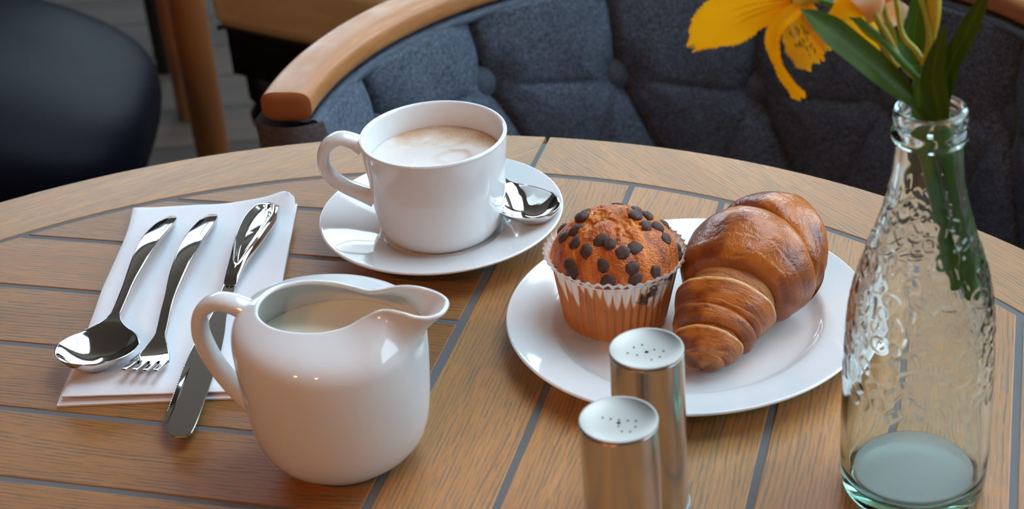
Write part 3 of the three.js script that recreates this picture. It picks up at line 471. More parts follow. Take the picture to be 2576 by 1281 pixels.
// ------------------------------------------------------------------ plate, muffin, croissant
const PL = [0.0984, -0.8631];
{
  const s = thing('dinner_plate', 'white round side plate holding the muffin and the croissant', 'plate', [PL[0], T, PL[1]]);
  part('dish', lathe([[0.001, 0.0030], [0.055, 0.0030], [0.058, 0.0004], [0.060, 0], [0.062, 0.0004], [0.066, 0.0026], [0.075, 0.0062], [0.090, 0.0108], [0.1030, 0.0138], [0.1048, 0.0146], [0.1053, 0.0157], [0.1045, 0.0165], [0.1030, 0.0163], [0.095, 0.0146], [0.082, 0.0121], [0.0785, 0.0109], [0.075, 0.0080], [0.072, 0.0062], [0.068, 0.0055], [0.050, 0.0054], [0.001, 0.0054]], 160, 200), M.china, s);
}
{
  const m = thing('muffin', 'chocolate chip muffin in a fluted white paper case on the plate', 'muffin', [0.0575, T + 0.0056, -0.8775], 0.3);
  m.rotation.z = -0.045; m.position.y += 0.0011;
  const F = 44, fl = (a, k) => k * (Math.abs(((a * F / (2 * PI)) % 1 + 1) % 1 - 0.5) * 4 - 1);
  const paper = texture(1024, 256, (u, v) => {
    const a = u * F, i = Math.floor(a), f = Math.abs(a - i - 0.5) * 2, n = fbm(u * 40, v * 3, 111, 3, 40, 0);
    const reach = 0.38 + 0.34 * hash(i, 0, 112) - 0.16 * fbm(u * 9, 0, 113, 2, 9, 0), tip = reach + 0.26 * f * f;
    let c = mixc([184, 108, 48], [208, 134, 70], n); c = mixc(c, [142, 76, 40], 0.35 * f * hash(i, 3, 115));
    c = mixc(c, [236, 234, 228], 0.95 * Math.max(sstep(tip, tip + 0.10, v), sstep(0.80, 0.85, v)));
    for (const [cu, cv] of [[0.205, 0.70], [0.232, 0.62], [0.55, 0.6], [0.83, 0.66], [0.145, 0.8]]) { const q = Math.hypot((u - cu) * 26, (v - cv) * 4.6) + 0.5 * vnoise(u * 120, v * 30, 116); c = mixc(c, [58, 42, 44], 0.85 * (1 - sstep(0.55, 0.85, q))); }
    return c;
  });
  const Rb = 0.0295, Rt = 0.0362, Hc = 0.0385, nu = 352;
  const prof = (v) => (v < 0.84 ? [lerp(Rb, Rt, v / 0.84), Hc * v / 0.84] : [Rt + 0.0046 * sstep(0.84, 1, v) + 0.0002, Hc + 0.0056 * (v - 0.84) / 0.16]);
  const cg = grid(nu, 40, (u, v) => { const a = u * 2 * PI, [r, y] = prof(v), k = fl(a, v < 0.03 ? 0.0002 : 0.00065 + 0.00035 * v), w = v > 0.86 ? 0.0010 * (vnoise(u * 30, 1, 117, 30) - 0.5) + 0.0006 * Math.sin(a * F) * (v - 0.86) / 0.14 : 0; return [(r + k) * Math.cos(a), y + w, (r + k) * Math.sin(a)]; });
  weld(cg, nu, 40);
  const pm = std({ map: paper, roughness: 0.55, side: THREE.DoubleSide });
  part('paper_case', cg, pm, m);
  const rg = grid(nu, 8, (u, v) => { const a = u * 2 * PI, [r, y] = prof(0.83 + 0.17 * v), k = fl(a, 0.0009), w = 0.0014 * (vnoise(u * 30, 1, 117, 30) - 0.5) + 0.0005 * Math.sin(a * F) * v; return [(r + k + 0.0002) * Math.cos(a), y + w * v + 0.0001, (r + k + 0.0002) * Math.sin(a)]; }); weld(rg, nu, 8);
  part('paper_rim', rg, std({ color: tone(0.86, 0.86, 0.84), roughness: 0.7, side: THREE.DoubleSide }), m, 'white frilled rim of the paper case'); part('case_base', new THREE.CircleGeometry(Rb, 48).rotateX(PI / 2).translate(0, 0.0002, 0), pm, m);
  // crumb: one body, filling the case and rising to a cracked dome
  const bump = (x, y, z) => { const q = fbm(x * 90 + 5, z * 90 + y * 60, 121, 4), c = fbm(x * 160 - y * 120, z * 160 + y * 90, 122, 3); return 0.0042 * (q - 0.5) + 0.0016 * (c - 0.5); };
  const RX = 0.0356, RY = 0.0292, Y0 = 0.0395;
  const domeAt = (az, el) => { const c = Math.cos(el), x = Math.cos(az) * c, y = Math.sin(el), z = Math.sin(az) * c, e = y > 0 ? 1 : 0, k = 1 + 0.05 * Math.pow(Math.max(0, 1 - Math.abs(el) / 0.7), 2); const crack = 0.0022 * Math.exp(-((fbm(x * 3.2 + 3, z * 3.2 + 1, 123, 4) - 0.5) ** 2) / 0.0022) * sstep(0.55, 0.95, y); const b = bump(x * 0.036, y * 0.036, z * 0.036) - crack; return [(RX * k + b) * x, Y0 + (RY + b) * y, (RX * k + b) * z]; };
  const crumbTex = texture(1024, 512, (u, v) => {
    const az = u * 2 * PI, el = v * PI / 2, c = Math.cos(el), x = Math.cos(az) * c, y = Math.sin(el), z = Math.sin(az) * c;
    const n = fbm(x * 4 + 9, z * 4 + y * 3, 124, 5), f = fbm(x * 22 + 3, z * 22 + y * 15, 125, 4), cr = Math.exp(-((fbm(x * 3.2 + 3, z * 3.2 + 1, 123, 4) - 0.5) ** 2) / 0.0018) * sstep(0.62, 0.96, y);
    let k = mixc([216, 122, 30], [164, 78, 18], clamp(n * 2.2 - 0.6)); k = mixc(k, [220, 140, 64], 0.5 * sstep(0.55, 0.75, f)); k = mixc(k, [116, 50, 22], 0.5 * sstep(0.62, 0.8, fbm(x * 9, z * 9 + 4 * y, 126, 4)));
    return mixc(k, [232, 164, 78], 0.8 * cr);
  });
  const cb = texture(1024, 512, (u, v) => { const n = 255 * (0.6 * vnoise(u * 300, v * 90, 127, 300) + 0.4 * vnoise(u * 140, v * 45, 128, 140)); return [n, n, n]; }, false);
  const dg = flip(grid(160, 80, (u, v) => domeAt(u * 2 * PI, v * PI / 2 * 0.999))); weld(dg, 160, 80);
  part('crumb', dg, phys({ map: crumbTex, roughness: 0.42, bumpMap: cb, bumpScale: 0.0006, specularIntensity: 0.9 }), m);
  part('crumb_base', lathe([[0.001, 0.0010], [Rb - 0.0014, 0.0010], [Rt - 0.0016, Y0], [0.001, Y0]], 64), std({ color: 0xb87840, roughness: 0.8 }), m);
  // chips
  const chipMat = std({ map: texture(128, 128, (u, v) => mixc([44, 26, 20], [92, 62, 50], fbm(u * 8, v * 8, 131, 4, 8, 8))), roughness: 0.7 });
  const forms = [0, 1, 2, 3].map((s) => { const g = mergeVertices(new THREE.IcosahedronGeometry(1, 4).deleteAttribute('normal').deleteAttribute('uv')), p = g.attributes.position; for (let i = 0; i < p.count; i++) { const v = V3().fromBufferAttribute(p, i), n = 0.76 + 0.46 * fbm(v.x * 1.9 + s * 7 + 3, v.y * 1.9 + v.z * 1.5, 132 + s, 4); p.setXYZ(i, v.x * n, v.y * n, v.z * n); } g.computeVertexNormals(); const U = []; for (let i = 0; i < p.count; i++) U.push(p.getX(i) * 0.5, p.getY(i) * 0.5 + p.getZ(i) * 0.3); g.setAttribute('uv', new THREE.Float32BufferAttribute(U, 2)); return g; });
  const chips = [[6, 71], [-11, 56], [-24, 66], [26, 57], [12, 46], [-17, 29], [21, 33], [3, 6], [9, -2], [116, 51], [103, 48], [129, 36], [151, 38], [169, 48], [143, 16], [137, 9], [107, 24], [102, 8], [87, 38], [70, 41], [79, 21], [77, 9], [55, 10], [-168, 58], [174, 33], [-60, 40], [-100, 25], [-130, 45], [-150, 20], [-40, 12], [-80, 60]];
  const rd = rng(17);
  chips.forEach(([az, el], i) => { const a = az * R + 0.3, e = Math.max(el, 1) * R, p = domeAt(a, e), n = V3(Math.cos(a) * Math.cos(e), Math.sin(e) * 1.2, Math.sin(a) * Math.cos(e)).normalize(), s = 0.0037 + 0.0008 * rd(); const c = part('chocolate_chip', forms[i % 4], chipMat, m); c.position.set(p[0] - n.x * 0.0007, p[1] - n.y * 0.0007, p[2] - n.z * 0.0007); c.quaternion.setFromUnitVectors(V3(0, 0, 1), n); c.rotateZ(rd() * 6); c.scale.set(s * (1 + 0.25 * rd()), s, s * (0.5 + 0.2 * rd())); });
}
{
  const t = thing('croissant', 'glossy brown croissant with layered pastry lying on the plate', 'croissant', [0, 0, 0]);
  const sp = curve([[0.0985, 0.0125, -0.8045], [0.1030, 0.0185, -0.8160], [0.1105, 0.0245, -0.8300], [0.1200, 0.0305, -0.8460], [0.1310, 0.0350, -0.8625], [0.1410, 0.0370, -0.8760], [0.1500, 0.0350, -0.8860], [0.1585, 0.0290, -0.8920], [0.1655, 0.0215, -0.8940]].map((p) => [p[0], T + p[1], p[2]]));
  const rad = [[0, 0.0001], [0.008, 0.0040], [0.02, 0.0075], [0.06, 0.0120], [0.12, 0.0160], [0.22, 0.0200], [0.35, 0.0245], [0.5, 0.0290], [0.65, 0.0318], [0.8, 0.0315], [0.9, 0.0265], [0.96, 0.0190], [0.99, 0.010], [1, 0.002]];
  const frame = (s) => { const p = sp.getPoint(clamp(s)), tan = sp.getTangent(clamp(s)), side = V3(-tan.z, 0, tan.x).normalize(), up = V3().crossVectors(tan, side).normalize(); if (up.y < 0) up.negate(); return [p, side, up]; };
  const crustAt = (torn) => texture(1024, 512, (u, v) => {                      // u round the roll, v from the lip (0) to where the next roll covers it (1)
    const w = fbm(u * 10, v * 3, 141, 4, 10, 0), st = vnoise(u * 5 + 2 * w, v * 46 + 7 * w, 142, 5), st2 = vnoise(u * 9, v * 90 + 9 * w, 143, 9), fl = fbm(u * 40, v * 14, 144, 4, 40, 0);
    let c = mixc([112, 52, 12], [178, 102, 32], clamp(2.4 * w - 0.7)); c = mixc(c, [206, 136, 66], 0.6 * sstep(0.62, 0.8, st) * sstep(0.35, 0.7, (torn ? 1 - v : v) + 0.7 * (w - 0.5))); c = mixc(c, [222, 160, 92], 0.4 * sstep(0.74, 0.86, st2) * sstep(0.5, 0.8, torn ? 1 - v : v));
    c = mixc(c, [100, 44, 16], 0.35 * sstep(0.6, 0.78, fl)); const vv = torn ? (1 - v) * 0.75 - 0.02 : v * 3.6, lip = 1 - sstep(0.05, 0.13, vv + 0.05 * (fl - 0.5) + 0.04 * (w - 0.5)); return mixc(c, torn ? mixc([236, 192, 132], [206, 146, 84], fl) : mixc([168, 102, 44], [128, 68, 26], fl), lip);
  }, true, true), crust = crustAt(0), crustTorn = crustAt(1);
  const dough = texture(512, 256, (u, v) => { const w = fbm(u * 12, v * 4, 145, 4, 12, 0), s = vnoise(u * 6, v * 30 + 6 * w, 146, 6); return mixc(mixc([200, 142, 84], [160, 98, 48], w), [130, 72, 32], 0.55 * sstep(0.5, 0.8, s)); });
  const cbump = texture(512, 512, (u, v) => { const w = fbm(u * 10, v * 3, 141, 3, 10, 0), n = 70 * vnoise(u * 8 + 2 * w, v * 40 + 8 * w, 147, 8) + 120 * fbm(u * 14, v * 14, 148, 4, 14, 14) + 40 * vnoise(u * 90, v * 90, 149, 90, 90); return [n, n, n]; }, false);
  cbump.repeat.set(5, 1);
  const glaze = phys({ map: crust, roughness: 0.30, bumpMap: cbump, bumpScale: 0.0006 }), glazeTorn = phys({ map: crustTorn, roughness: 0.32, bumpMap: cbump, bumpScale: 0.0004 }), dull = std({ map: dough, roughness: 0.6, bumpMap: cbump, bumpScale: 0.0008 });
  // each roll: [from, to, how far it stands out, lean of its lip across the roll]
  const rolls = [[0.0, 0.09, 0.0000, 0, 0], [0.050, 0.165, 0.0014, 0.010, 1], [0.130, 0.215, -0.0012, 0.012, 0], [0.180, 0.275, 0.0022, 0.018, 0], [0.240, 0.355, 0.0034, 0.020, 1], [0.315, 0.47, -0.0016, 0.02, 0], [0.405, 0.74, 0.0050, 0.022, 0], [0.62, 1.0, 0.0042, -0.07, 0]];
  rolls.forEach(([a, b, out, lean, torn], i) => {
    const nu = 140, nv = 72, g = grid(nu, nv, (u, v) => {
      const th = u * 2 * PI, lip = a + lean * Math.cos(th + 0.6) + 0.012 * (fbm(Math.cos(th) * 2 + i * 3, Math.sin(th) * 2, 149, 3) - 0.5), end = b + lean * Math.cos(th + 0.6) * torn + 0.010 * torn * (fbm(Math.cos(th) * 2.5 + i * 7, Math.sin(th) * 2.5, 151, 3) - 0.5), s = lerp(lip, end, v), [p, side, up] = frame(s);
      const edge = i === 0 ? 1 : Math.sqrt(clamp(1 - (1 - clamp(v / 0.16)) ** 2)), swell = torn ? out * (0.35 + 0.65 * Math.sin(clamp(v * 0.9) * PI * 0.62)) - 0.004 * (1 - Math.sqrt(clamp(1 - clamp((v - 0.9) / 0.1) ** 2))) : out * (1 + 0.4 * Math.sin(clamp(v * 1.25) * PI)) - (0.0035 + Math.max(out, 0)) * sstep(0.5, 1, v) * (i === 7 ? 0 : 1);
      let r = interp(rad, clamp(s)) + swell - (1 - edge) * (0.0022 + out); r *= 1 + 0.075 * (fbm(Math.cos(th) * 1.7 + 9, Math.sin(th) * 1.7 + s * 7, 150 + i, 3) - 0.5);
      const ly = v * 5 + 1.6 * fbm(u * 6, v * 2, 152 + i, 3, 6), near = sstep(0.45, 0.9, torn ? 1 - v : v) + (v < 0.3 && !torn ? 0.5 : 0); r += 0.00075 * (ly - Math.floor(ly) - 0.5) * clamp(near) * edge;
      p.addScaledVector(side, Math.cos(th) * r * 1.04).addScaledVector(up, Math.sin(th) * r * 0.97);
      const floor = T + 0.0060 + 0.0002 * i; if (p.y < floor + 0.004) p.y = floor + 0.004 * Math.exp((p.y - floor - 0.004) / 0.004); return [p.x, p.y, p.z];
    });
    if (i === 0) { const q = g.attributes.uv; for (let k = 0; k < q.count; k++) q.setY(k, 0.3 + 0.7 * q.getY(k)); }
    weld(g, nu, nv); part(i === 0 ? 'curled_tip' : i === 5 || i === 2 ? 'open_layer' : 'pastry_roll', g, i === 5 || i === 2 ? dull : torn ? glazeTorn : glaze, t, i === 5 ? 'dull open layer in the widest gap' : undefined);
  });
}
// ------------------------------------------------------------------ salt and pepper
{
  const ev = new Evaluator(); ev.attributes = ['position', 'normal'];
  function shaker(label, x, z, r, h, holes, turn) {
    const s = thing('condiment_shaker', label, 'shaker', [x, T, z], turn, 'pair of steel shakers');
    part('base_ring', lathe([[0.001, 0], [r + 0.0006, 0], [r + 0.0009, 0.0008], [r + 0.0009, 0.0030], [r + 0.0003, 0.0036], [0.001, 0.0036]], 64), M.clearPlastic, s);
    part('body', lathe([[r - 0.002, 0.0037], [r, 0.0037], [r, h - 0.0022], [r - 0.0002, h - 0.0016], [r - 0.002, h - 0.0016]], 96), M.shaker, s);
    const top = lathe([[0.001, h - 0.0046], [r - 0.0022, h - 0.0046], [r - 0.0022, h - 0.0016], [r - 0.0001, h - 0.0015], [r + 0.0001, h - 0.0009], [r - 0.0001, h - 0.0002], [r - 0.0007, h], [r - 0.0016, h - 0.0002], [r - 0.0030, h - 0.0010], [r * 0.6, h - 0.0019], [r * 0.3, h - 0.0023], [0.001, h - 0.0024]], 96);
    let b = new Brush(top); b.updateMatrixWorld();
    for (const [p, q] of holes) { const c = new Brush(new THREE.CylinderGeometry(0.00062, 0.00062, 0.0016, 14)); c.position.set(p * r, h - 0.0022, q * r); c.updateMatrixWorld(); b = ev.evaluate(b, c, SUBTRACTION); }
    const m = part('cap', b.geometry, M.shakerTop, s);
    const pit = mergeGeometries(holes.map(([p, q]) => new THREE.CircleGeometry(0.00066, 12).rotateX(-PI / 2).translate(p * r, h - 0.00295, q * r))); part('hole_bottom', pit, M.hole, s);
  }
  // the holes read S on the far one and P on the near one
  shaker('far steel shaker with holes in an S on its dished top', 0.0604, -0.7063, 0.0181, 0.096, [[-0.50, -0.02], [-0.30, -0.27], [-0.06, -0.35], [-0.27, 0.10], [-0.02, 0.03], [0.22, -0.06], [0.44, 0.08], [0.30, 0.33], [0.06, 0.42]], 0.06);
  shaker('near steel shaker with holes in a P on its dished top', 0.0416, -0.6508, 0.0182, 0.096, [[-0.36, -0.28], [-0.17, -0.20], [0.03, -0.12], [0.24, -0.04], [0.43, 0.03], [-0.02, 0.14], [0.02, 0.38], [0.22, 0.44], [0.38, 0.27]], 0.06);
}

// ------------------------------------------------------------------ glass bottle with a pebbled belt
const BT = [0.192, -0.7053];
{
  const t = thing('glass_bottle', 'pale green glass bottle with an embossed pebbled belt used as a vase', 'bottle', [BT[0], T, BT[1]]);
  const prof = smooth([[0.0300, 0], [0.0325, 0.0006], [0.0345, 0.0030], [0.0356, 0.0080], [0.0363, 0.020], [0.0365, 0.040], [0.0360, 0.062], [0.0357, 0.080], [0.0350, 0.096], [0.0331, 0.114], [0.0300, 0.128], [0.0262, 0.140], [0.0220, 0.153], [0.0184, 0.166], [0.0163, 0.178], [0.0153, 0.190], [0.0150, 0.1955]], 420);
  const lip = [[0.0152, 0.1962], [0.0168, 0.1972], [0.0174, 0.1990], [0.0172, 0.2008], [0.0158, 0.2022], [0.0152, 0.2032], [0.0156, 0.2046], [0.0164, 0.2058], [0.0168, 0.2078], [0.0166, 0.2100], [0.0157, 0.2118], [0.0143, 0.2124], [0.0131, 0.2114], [0.0126, 0.2090], [0.0122, 0.2030]];
  const inner = smooth([[0.0120, 0.196], [0.0124, 0.184], [0.0142, 0.170], [0.0182, 0.154], [0.0226, 0.141], [0.0264, 0.128], [0.0296, 0.114], [0.0315, 0.096], [0.0322, 0.080], [0.0326, 0.060], [0.0331, 0.040], [0.0329, 0.022], [0.0318, 0.0125], [0.0285, 0.0085], [0.020, 0.0072], [0.008, 0.0078], [0.0001, 0.0080]], 150);
  // pebbles: rounded lozenges scattered over the belt (arc length, height), each standing about half a millimetre proud
  const pebbles = [], rd = rng(23), circ = 2 * PI * 0.034;
  for (let tries = 0; tries < 5200 && pebbles.length < 300; tries++) {
    const y = lerp(0.066, 0.168, rd()), size = lerp(0.0030, 0.0072, rd() ** 1.4), e = 0.55 + 0.45 * rd(), x = rd() * circ, rr = interp([[0.06, 0.036], [0.114, 0.0331], [0.14, 0.0262], [0.166, 0.0184]], y) / 0.034;
    const p = { x: x / circ, y, a: size * (1 + 0.35 * rd()), b: size * e, r: rd() * PI, sq: 2 + 2.2 * rd(), h: 0.00022 + 0.00020 * rd(), hollow: rd() < 0.12 };
    if (pebbles.every((q) => { let d = Math.abs(q.x - p.x); d = Math.min(d, 1 - d) * circ * rr; return Math.hypot(d, q.y - p.y) > 0.82 * ((q.a + q.b) / 2 + (p.a + p.b) / 2); })) pebbles.push(p);
  }
  const emboss = (u, y, r) => {
    if (y < 0.060 || y > 0.176) return 0; let h = 0;
    for (const p of pebbles) {
      let dx = u - p.x; dx -= Math.round(dx); dx *= 2 * PI * r; const dy = y - p.y; if (Math.abs(dx) > 0.009 || Math.abs(dy) > 0.009) continue;
      const c = Math.cos(p.r), s = Math.sin(p.r), a = Math.abs((dx * c + dy * s) / p.a), b = Math.abs((-dx * s + dy * c) / p.b), d = (a ** p.sq + b ** p.sq) ** (1 / p.sq);
      const k = p.hollow ? Math.exp(-(((d - 0.8) / 0.16) ** 2)) * 0.9 : 1 - sstep(0.6, 1.05, d); h = Math.max(h, p.h * k);
    }
    return h;
  };
  const rowsR = [...[[0.0001, 0.0022], [0.016, 0.0020], [0.026, 0.0010], [0.0285, 0.0001]].map((p) => new THREE.Vector2(...p)), ...prof, ...lip.map((p) => new THREE.Vector2(...p)), ...inner];
  const nu = 520, g = grid(nu, rowsR.length - 1, (u, v) => { const k = Math.round(v * (rowsR.length - 1)), p = rowsR[k], a = u * 2 * PI, on = k >= 4 && k < 4 + prof.length, r = p.x + (on ? emboss(u, p.y, p.x) : 0); return [r * Math.cos(a), p.y, r * Math.sin(a)]; }, true);
  part('glass', flip(g), M.glass, t);
  part('base', lathe([[0.0001, 0.0096], [0.012, 0.0095], [0.022, 0.0092], [0.0278, 0.0098], [0.0300, 0.0125], [0.0288, 0.0128], [0.022, 0.0122], [0.010, 0.0126], [0.0001, 0.0128]], 96), M.glassBase, t, 'thick aqua glass floor of the bottle');
}
// ------------------------------------------------------------------ yellow flowers standing in the bottle
{
  const Q = (p) => V3(p[0] / 1e4, p[1] / 1e4, p[2] / 1e4);
  const cv = (pts) => new THREE.CatmullRomCurve3(pts.map(Q), false, 'centripetal');
  // a leaf or petal: a curved sheet with thickness; w(v) half width, cup: how far the edges bend up along nrm, rag: torn edge
  function sheet(pts, w, nrm, o = {}) {
    const c = cv(pts), th = o.th ?? 0.00045, nu = o.nu ?? 20, nv = o.rag ? 190 : 70, N0 = V3(...nrm).normalize(), seed = o.seed ?? 1;
    const f = (u, v, off) => {
      const s = u * 2 - 1, p = c.getPoint(clamp(v)), tan = c.getTangent(clamp(v)), side = V3().crossVectors(tan, N0).normalize(), nn = V3().crossVectors(side, tan).normalize();
      let hw = w(v) + 1e-5; if (o.twist) { const q = o.twist * v; side.applyAxisAngle(tan, q); nn.applyAxisAngle(tan, q); }
      const ph = v * 24 + 2.5 * vnoise(v * 9 + (s > 0 ? 40 : 0), seed, 161), rag = o.rag ? o.rag * (1.3 * (vnoise(v * 9 + (s > 0 ? 40 : 0), seed, 162) - 0.5) + 0.75 * (ph - Math.floor(ph) - 0.5)) * sstep(0.3, 0.6, v) * Math.abs(s) ** 3 : 0;
      const ext = o.rag && v > 0.9 ? (vnoise(s * 5 + 20, seed, 163) - 0.4) * o.rag * 3.2 * (v - 0.9) / 0.1 : 0;
      p.addScaledVector(side, s * (hw + rag)).addScaledVector(nn, (o.cup ?? 0) * s * s * hw + off * th * (1 - 0.7 * s ** 8) + (o.wave ?? 0) * Math.sin(v * 11 + s * 3 + seed) * s * s * hw).addScaledVector(tan, ext);
      return [p.x, p.y, p.z];
    };
    const a = grid(nu, nv, (u, v) => f(u, v, 0.5)), b = flip(grid(nu, nv, (u, v) => f(u, v, -0.5)));
    return mergeGeometries([a, b]);
  }
  const tube = (pts, r0, r1, n = 30) => { const c = cv(pts); return grid(14, n, (u, v) => { const p = c.getPoint(v), tan = c.getTangent(v), s = V3(0, 0, 1).cross(tan).normalize(), q = V3().crossVectors(tan, s), a = u * 2 * PI, r = typeof r0 === 'function' ? r0(v) : lerp(r0, r1, v); p.addScaledVector(s, Math.cos(a) * r).addScaledVector(q, Math.sin(a) * r); return [p.x, p.y, p.z]; }, true); };
  const leafW = (m, a = 0.35) => (v) => m * Math.pow(Math.sin(PI * Math.pow(clamp(v * 0.985 + 0.012), a === 0.35 ? 1.15 : a)), 0.75);
  const A = thing('flower_stem', 'yellow lily with spotted ragged petals and a long broad leaf, leaning over the plate', 'flower', [BT[0], T, BT[1]]);
  part('stem', tube([[259, 1090, -30], [215, 1335, 0], [140, 1679, 5], [62, 1972, 0], [42, 2091, 10], [0, 2200, 10], [-120, 2330, -10], [-240, 2470, -40], [-400, 2600, -72], [-540, 2668, -78]], (v) => lerp(0.0042, 0.0016, sstep(0.42, 0.58, v)), 0, 80), M.stem, A);
  part('leaf', sheet([[-5, 2060, 2], [-53, 2130, -2], [-128, 2205, 2], [-224, 2304, 8], [-356, 2438, 30], [-486, 2565, 52], [-603, 2676, 62]], (v) => interp([[0, 0.0022], [0.2, 0.0034], [0.4, 0.0056], [0.6, 0.0072], [0.78, 0.0072], [0.9, 0.0048], [1, 0.0002]], v), [0.25, 0.65, 0.75], { cup: 0.25 }), M.leaf, A, 'long broad dark green leaf');
  const fl = [['petal', [[-560, 2645, -72], [-640, 2655, -64], [-740, 2652, -56], [-860, 2628, -40], [-960, 2590, -14], [-1058, 2528, 22]], (v) => interp([[0, 0.0022], [0.2, 0.0052], [0.45, 0.0095], [0.7, 0.0112], [0.88, 0.0085], [1, 0.0022]], v), [0.1, 0.55, 0.8], { rag: 0.0016, cup: 0.12, wave: 0.1, seed: 2 }, M.petal],
    ['petal', [[-560, 2640, -66], [-620, 2626, -30], [-678, 2596, 0], [-714, 2529, 26], [-692, 2417, 36], [-643, 2323, 32], [-583, 2238, 28]], (v) => interp([[0, 0.0018], [0.25, 0.0036], [0.5, 0.0034], [0.7, 0.0022], [0.88, 0.0026], [0.95, 0.0034], [1, 0.0020]], v), [-0.4, 0.1, 0.9], { rag: 0.0007, cup: 0.5, seed: 5, nu: 12, nv: 90 }, M.petal],
    ['petal', [[-565, 2645, -76], [-604, 2573, -84], [-580, 2498, -84], [-552, 2423, -92], [-508, 2330, -112]], (v) => interp([[0, 0.0020], [0.3, 0.0062], [0.6, 0.0082], [0.85, 0.0074], [1, 0.0040]], v), [0.1, 0.2, 0.95], { rag: 0.0016, cup: 0.15, wave: 0.12, seed: 8 }, M.spotPetal],
    ['petal', [[-556, 2650, -80], [-530, 2566, -104], [-486, 2487, -106], [-440, 2402, -112]], (v) => interp([[0, 0.0020], [0.4, 0.0045], [0.8, 0.0036], [1, 0.0014]], v), [0.1, 0.2, 0.95], { rag: 0.0010, cup: 0.15, seed: 11 }, M.petal],
    ['petal', [[-560, 2655, -74], [-640, 2730, -60], [-750, 2790, -40], [-860, 2800, -10]], (v) => interp([[0, 0.0022], [0.4, 0.0085], [0.75, 0.0095], [1, 0.0025]], v), [0.1, -0.3, 0.95], { rag: 0.0014, cup: 0.12, seed: 14 }, M.petal],
    ['petal', [[-555, 2655, -80], [-560, 2740, -110], [-550, 2830, -150], [-530, 2890, -200]], (v) => interp([[0, 0.0022], [0.4, 0.0080], [0.75, 0.0090], [1, 0.0025]], v), [0.1, -0.2, 0.95], { rag: 0.0014, cup: 0.12, seed: 17 }, M.petal]];
  for (const [n, pts, w, nr, o, m] of fl) part(n, sheet(pts, w, nr, o), m, A);
  part('flower_centre', tube([[-500, 2668, -80], [-540, 2662, -78], [-575, 2650, -70], [-620, 2660, -50]], (v) => lerp(0.0032, 0.0010, v)), M.bud, A);

  const B = thing('flower_stem', 'upright stalk with pale orange flower, yellow bud and narrow leaves above the bottle mouth', 'flower', [BT[0], T, BT[1]]);
  part('stem', tube([[180, 1120, -70], [132, 1335, -55], [50, 1679, -40], [-30, 1972, -30], [-52, 2100, -28], [-50, 2230, -24], [-40, 2330, -22]], 0.0042, 0.0030, 60), M.stem, B);
  part('leaf', sheet([[-4, 2060, -10], [-7, 2110, -23], [-23, 2218, -89], [-67, 2315, -143], [-165, 2432, -228]], (v) => interp([[0, 0.002], [0.4, 0.0052], [0.7, 0.0056], [0.9, 0.0032], [1, 0.0003]], v), [0.3, 0.55, 0.78], { cup: 0.3, seed: 3 }), M.leaf, B);
  part('leaf', sheet([[-6, 2060, -20], [-11, 2110, -44], [-54, 2286, -118], [-51, 2441, -159], [-18, 2595, -191], [10, 2720, -215]], (v) => interp([[0, 0.002], [0.3, 0.0044], [0.6, 0.0048], [0.85, 0.0040], [1, 0.0004]], v), [0.1, 0.3, 0.95], { cup: 0.3, seed: 4 }), M.leaf, B);
  part('leaf', sheet([[28, 2030, 30], [23, 2102, 48], [-10, 2223, 89], [-31, 2332, 112], [-15, 2469, 128], [14, 2572, 124]], (v) => interp([[0, 0.0022], [0.2, 0.0044], [0.45, 0.0058], [0.65, 0.0048], [0.85, 0.0026], [1, 0.0003]], v), [-0.25, 0.3, 0.9], { cup: 0.35, seed: 5 }), M.leaf, B);
  part('leaf', sheet([[46, 2030, -10], [52, 2078, -17], [58, 2186, -15], [77, 2327, 0], [112, 2441, 31], [146, 2567, 71], [195, 2730, 118]], (v) => interp([[0, 0.002], [0.3, 0.0038], [0.55, 0.0046], [0.8, 0.0042], [1, 0.0006]], v), [-0.5, 0.3, 0.8], { cup: 0.35, seed: 6, twist: 0.3 }), M.leaf, B);
  const stalks = [[[-38, 2250, -24], [-80, 2268, -30], [-129, 2330, -35], [-190, 2452, -31], [-258, 2585, -40], [-268, 2640, -70]], [[-140, 2300, -60], [-163, 2322, -76], [-214, 2409, -100], [-271, 2453, -126], [-351, 2556, -178]], [[-40, 2310, -20], [-42, 2320, -12], [-24, 2428, -7], [-35, 2541, -10], [-72, 2660, -20]], [[-38, 2320, -30], [-60, 2370, -53], [-115, 2435, -94], [-139, 2560, -121], [-150, 2640, -144]], [[-150, 2390, -90], [-161, 2455, -106], [-192, 2530, -114], [-211, 2630, -120]]];
  for (const s of stalks) part('stalk', tube(s, 0.00135, 0.0012, 30), M.stalk, B);
  part('bud', tube([[-30, 2330, -28], [-4, 2425, -22], [-1, 2490, -21], [-2, 2560, -21], [-6, 2640, -22], [-10, 2700, -23]], (v) => interp([[0, 0.0012], [0.3, 0.0014], [0.45, 0.0022], [0.75, 0.0031], [0.95, 0.0022], [1, 0.0003]], v), 0, 50), M.bud, B);
  part('flower_tube', tube([[-270, 2520, -90], [-262, 2560, -86], [-270, 2620, -76], [-300, 2690, -60], [-340, 2760, -40]], (v) => interp([[0, 0.0012], [0.2, 0.0038], [0.6, 0.0070], [1, 0.0095]], v), 0, 40), M.palePetal, B);
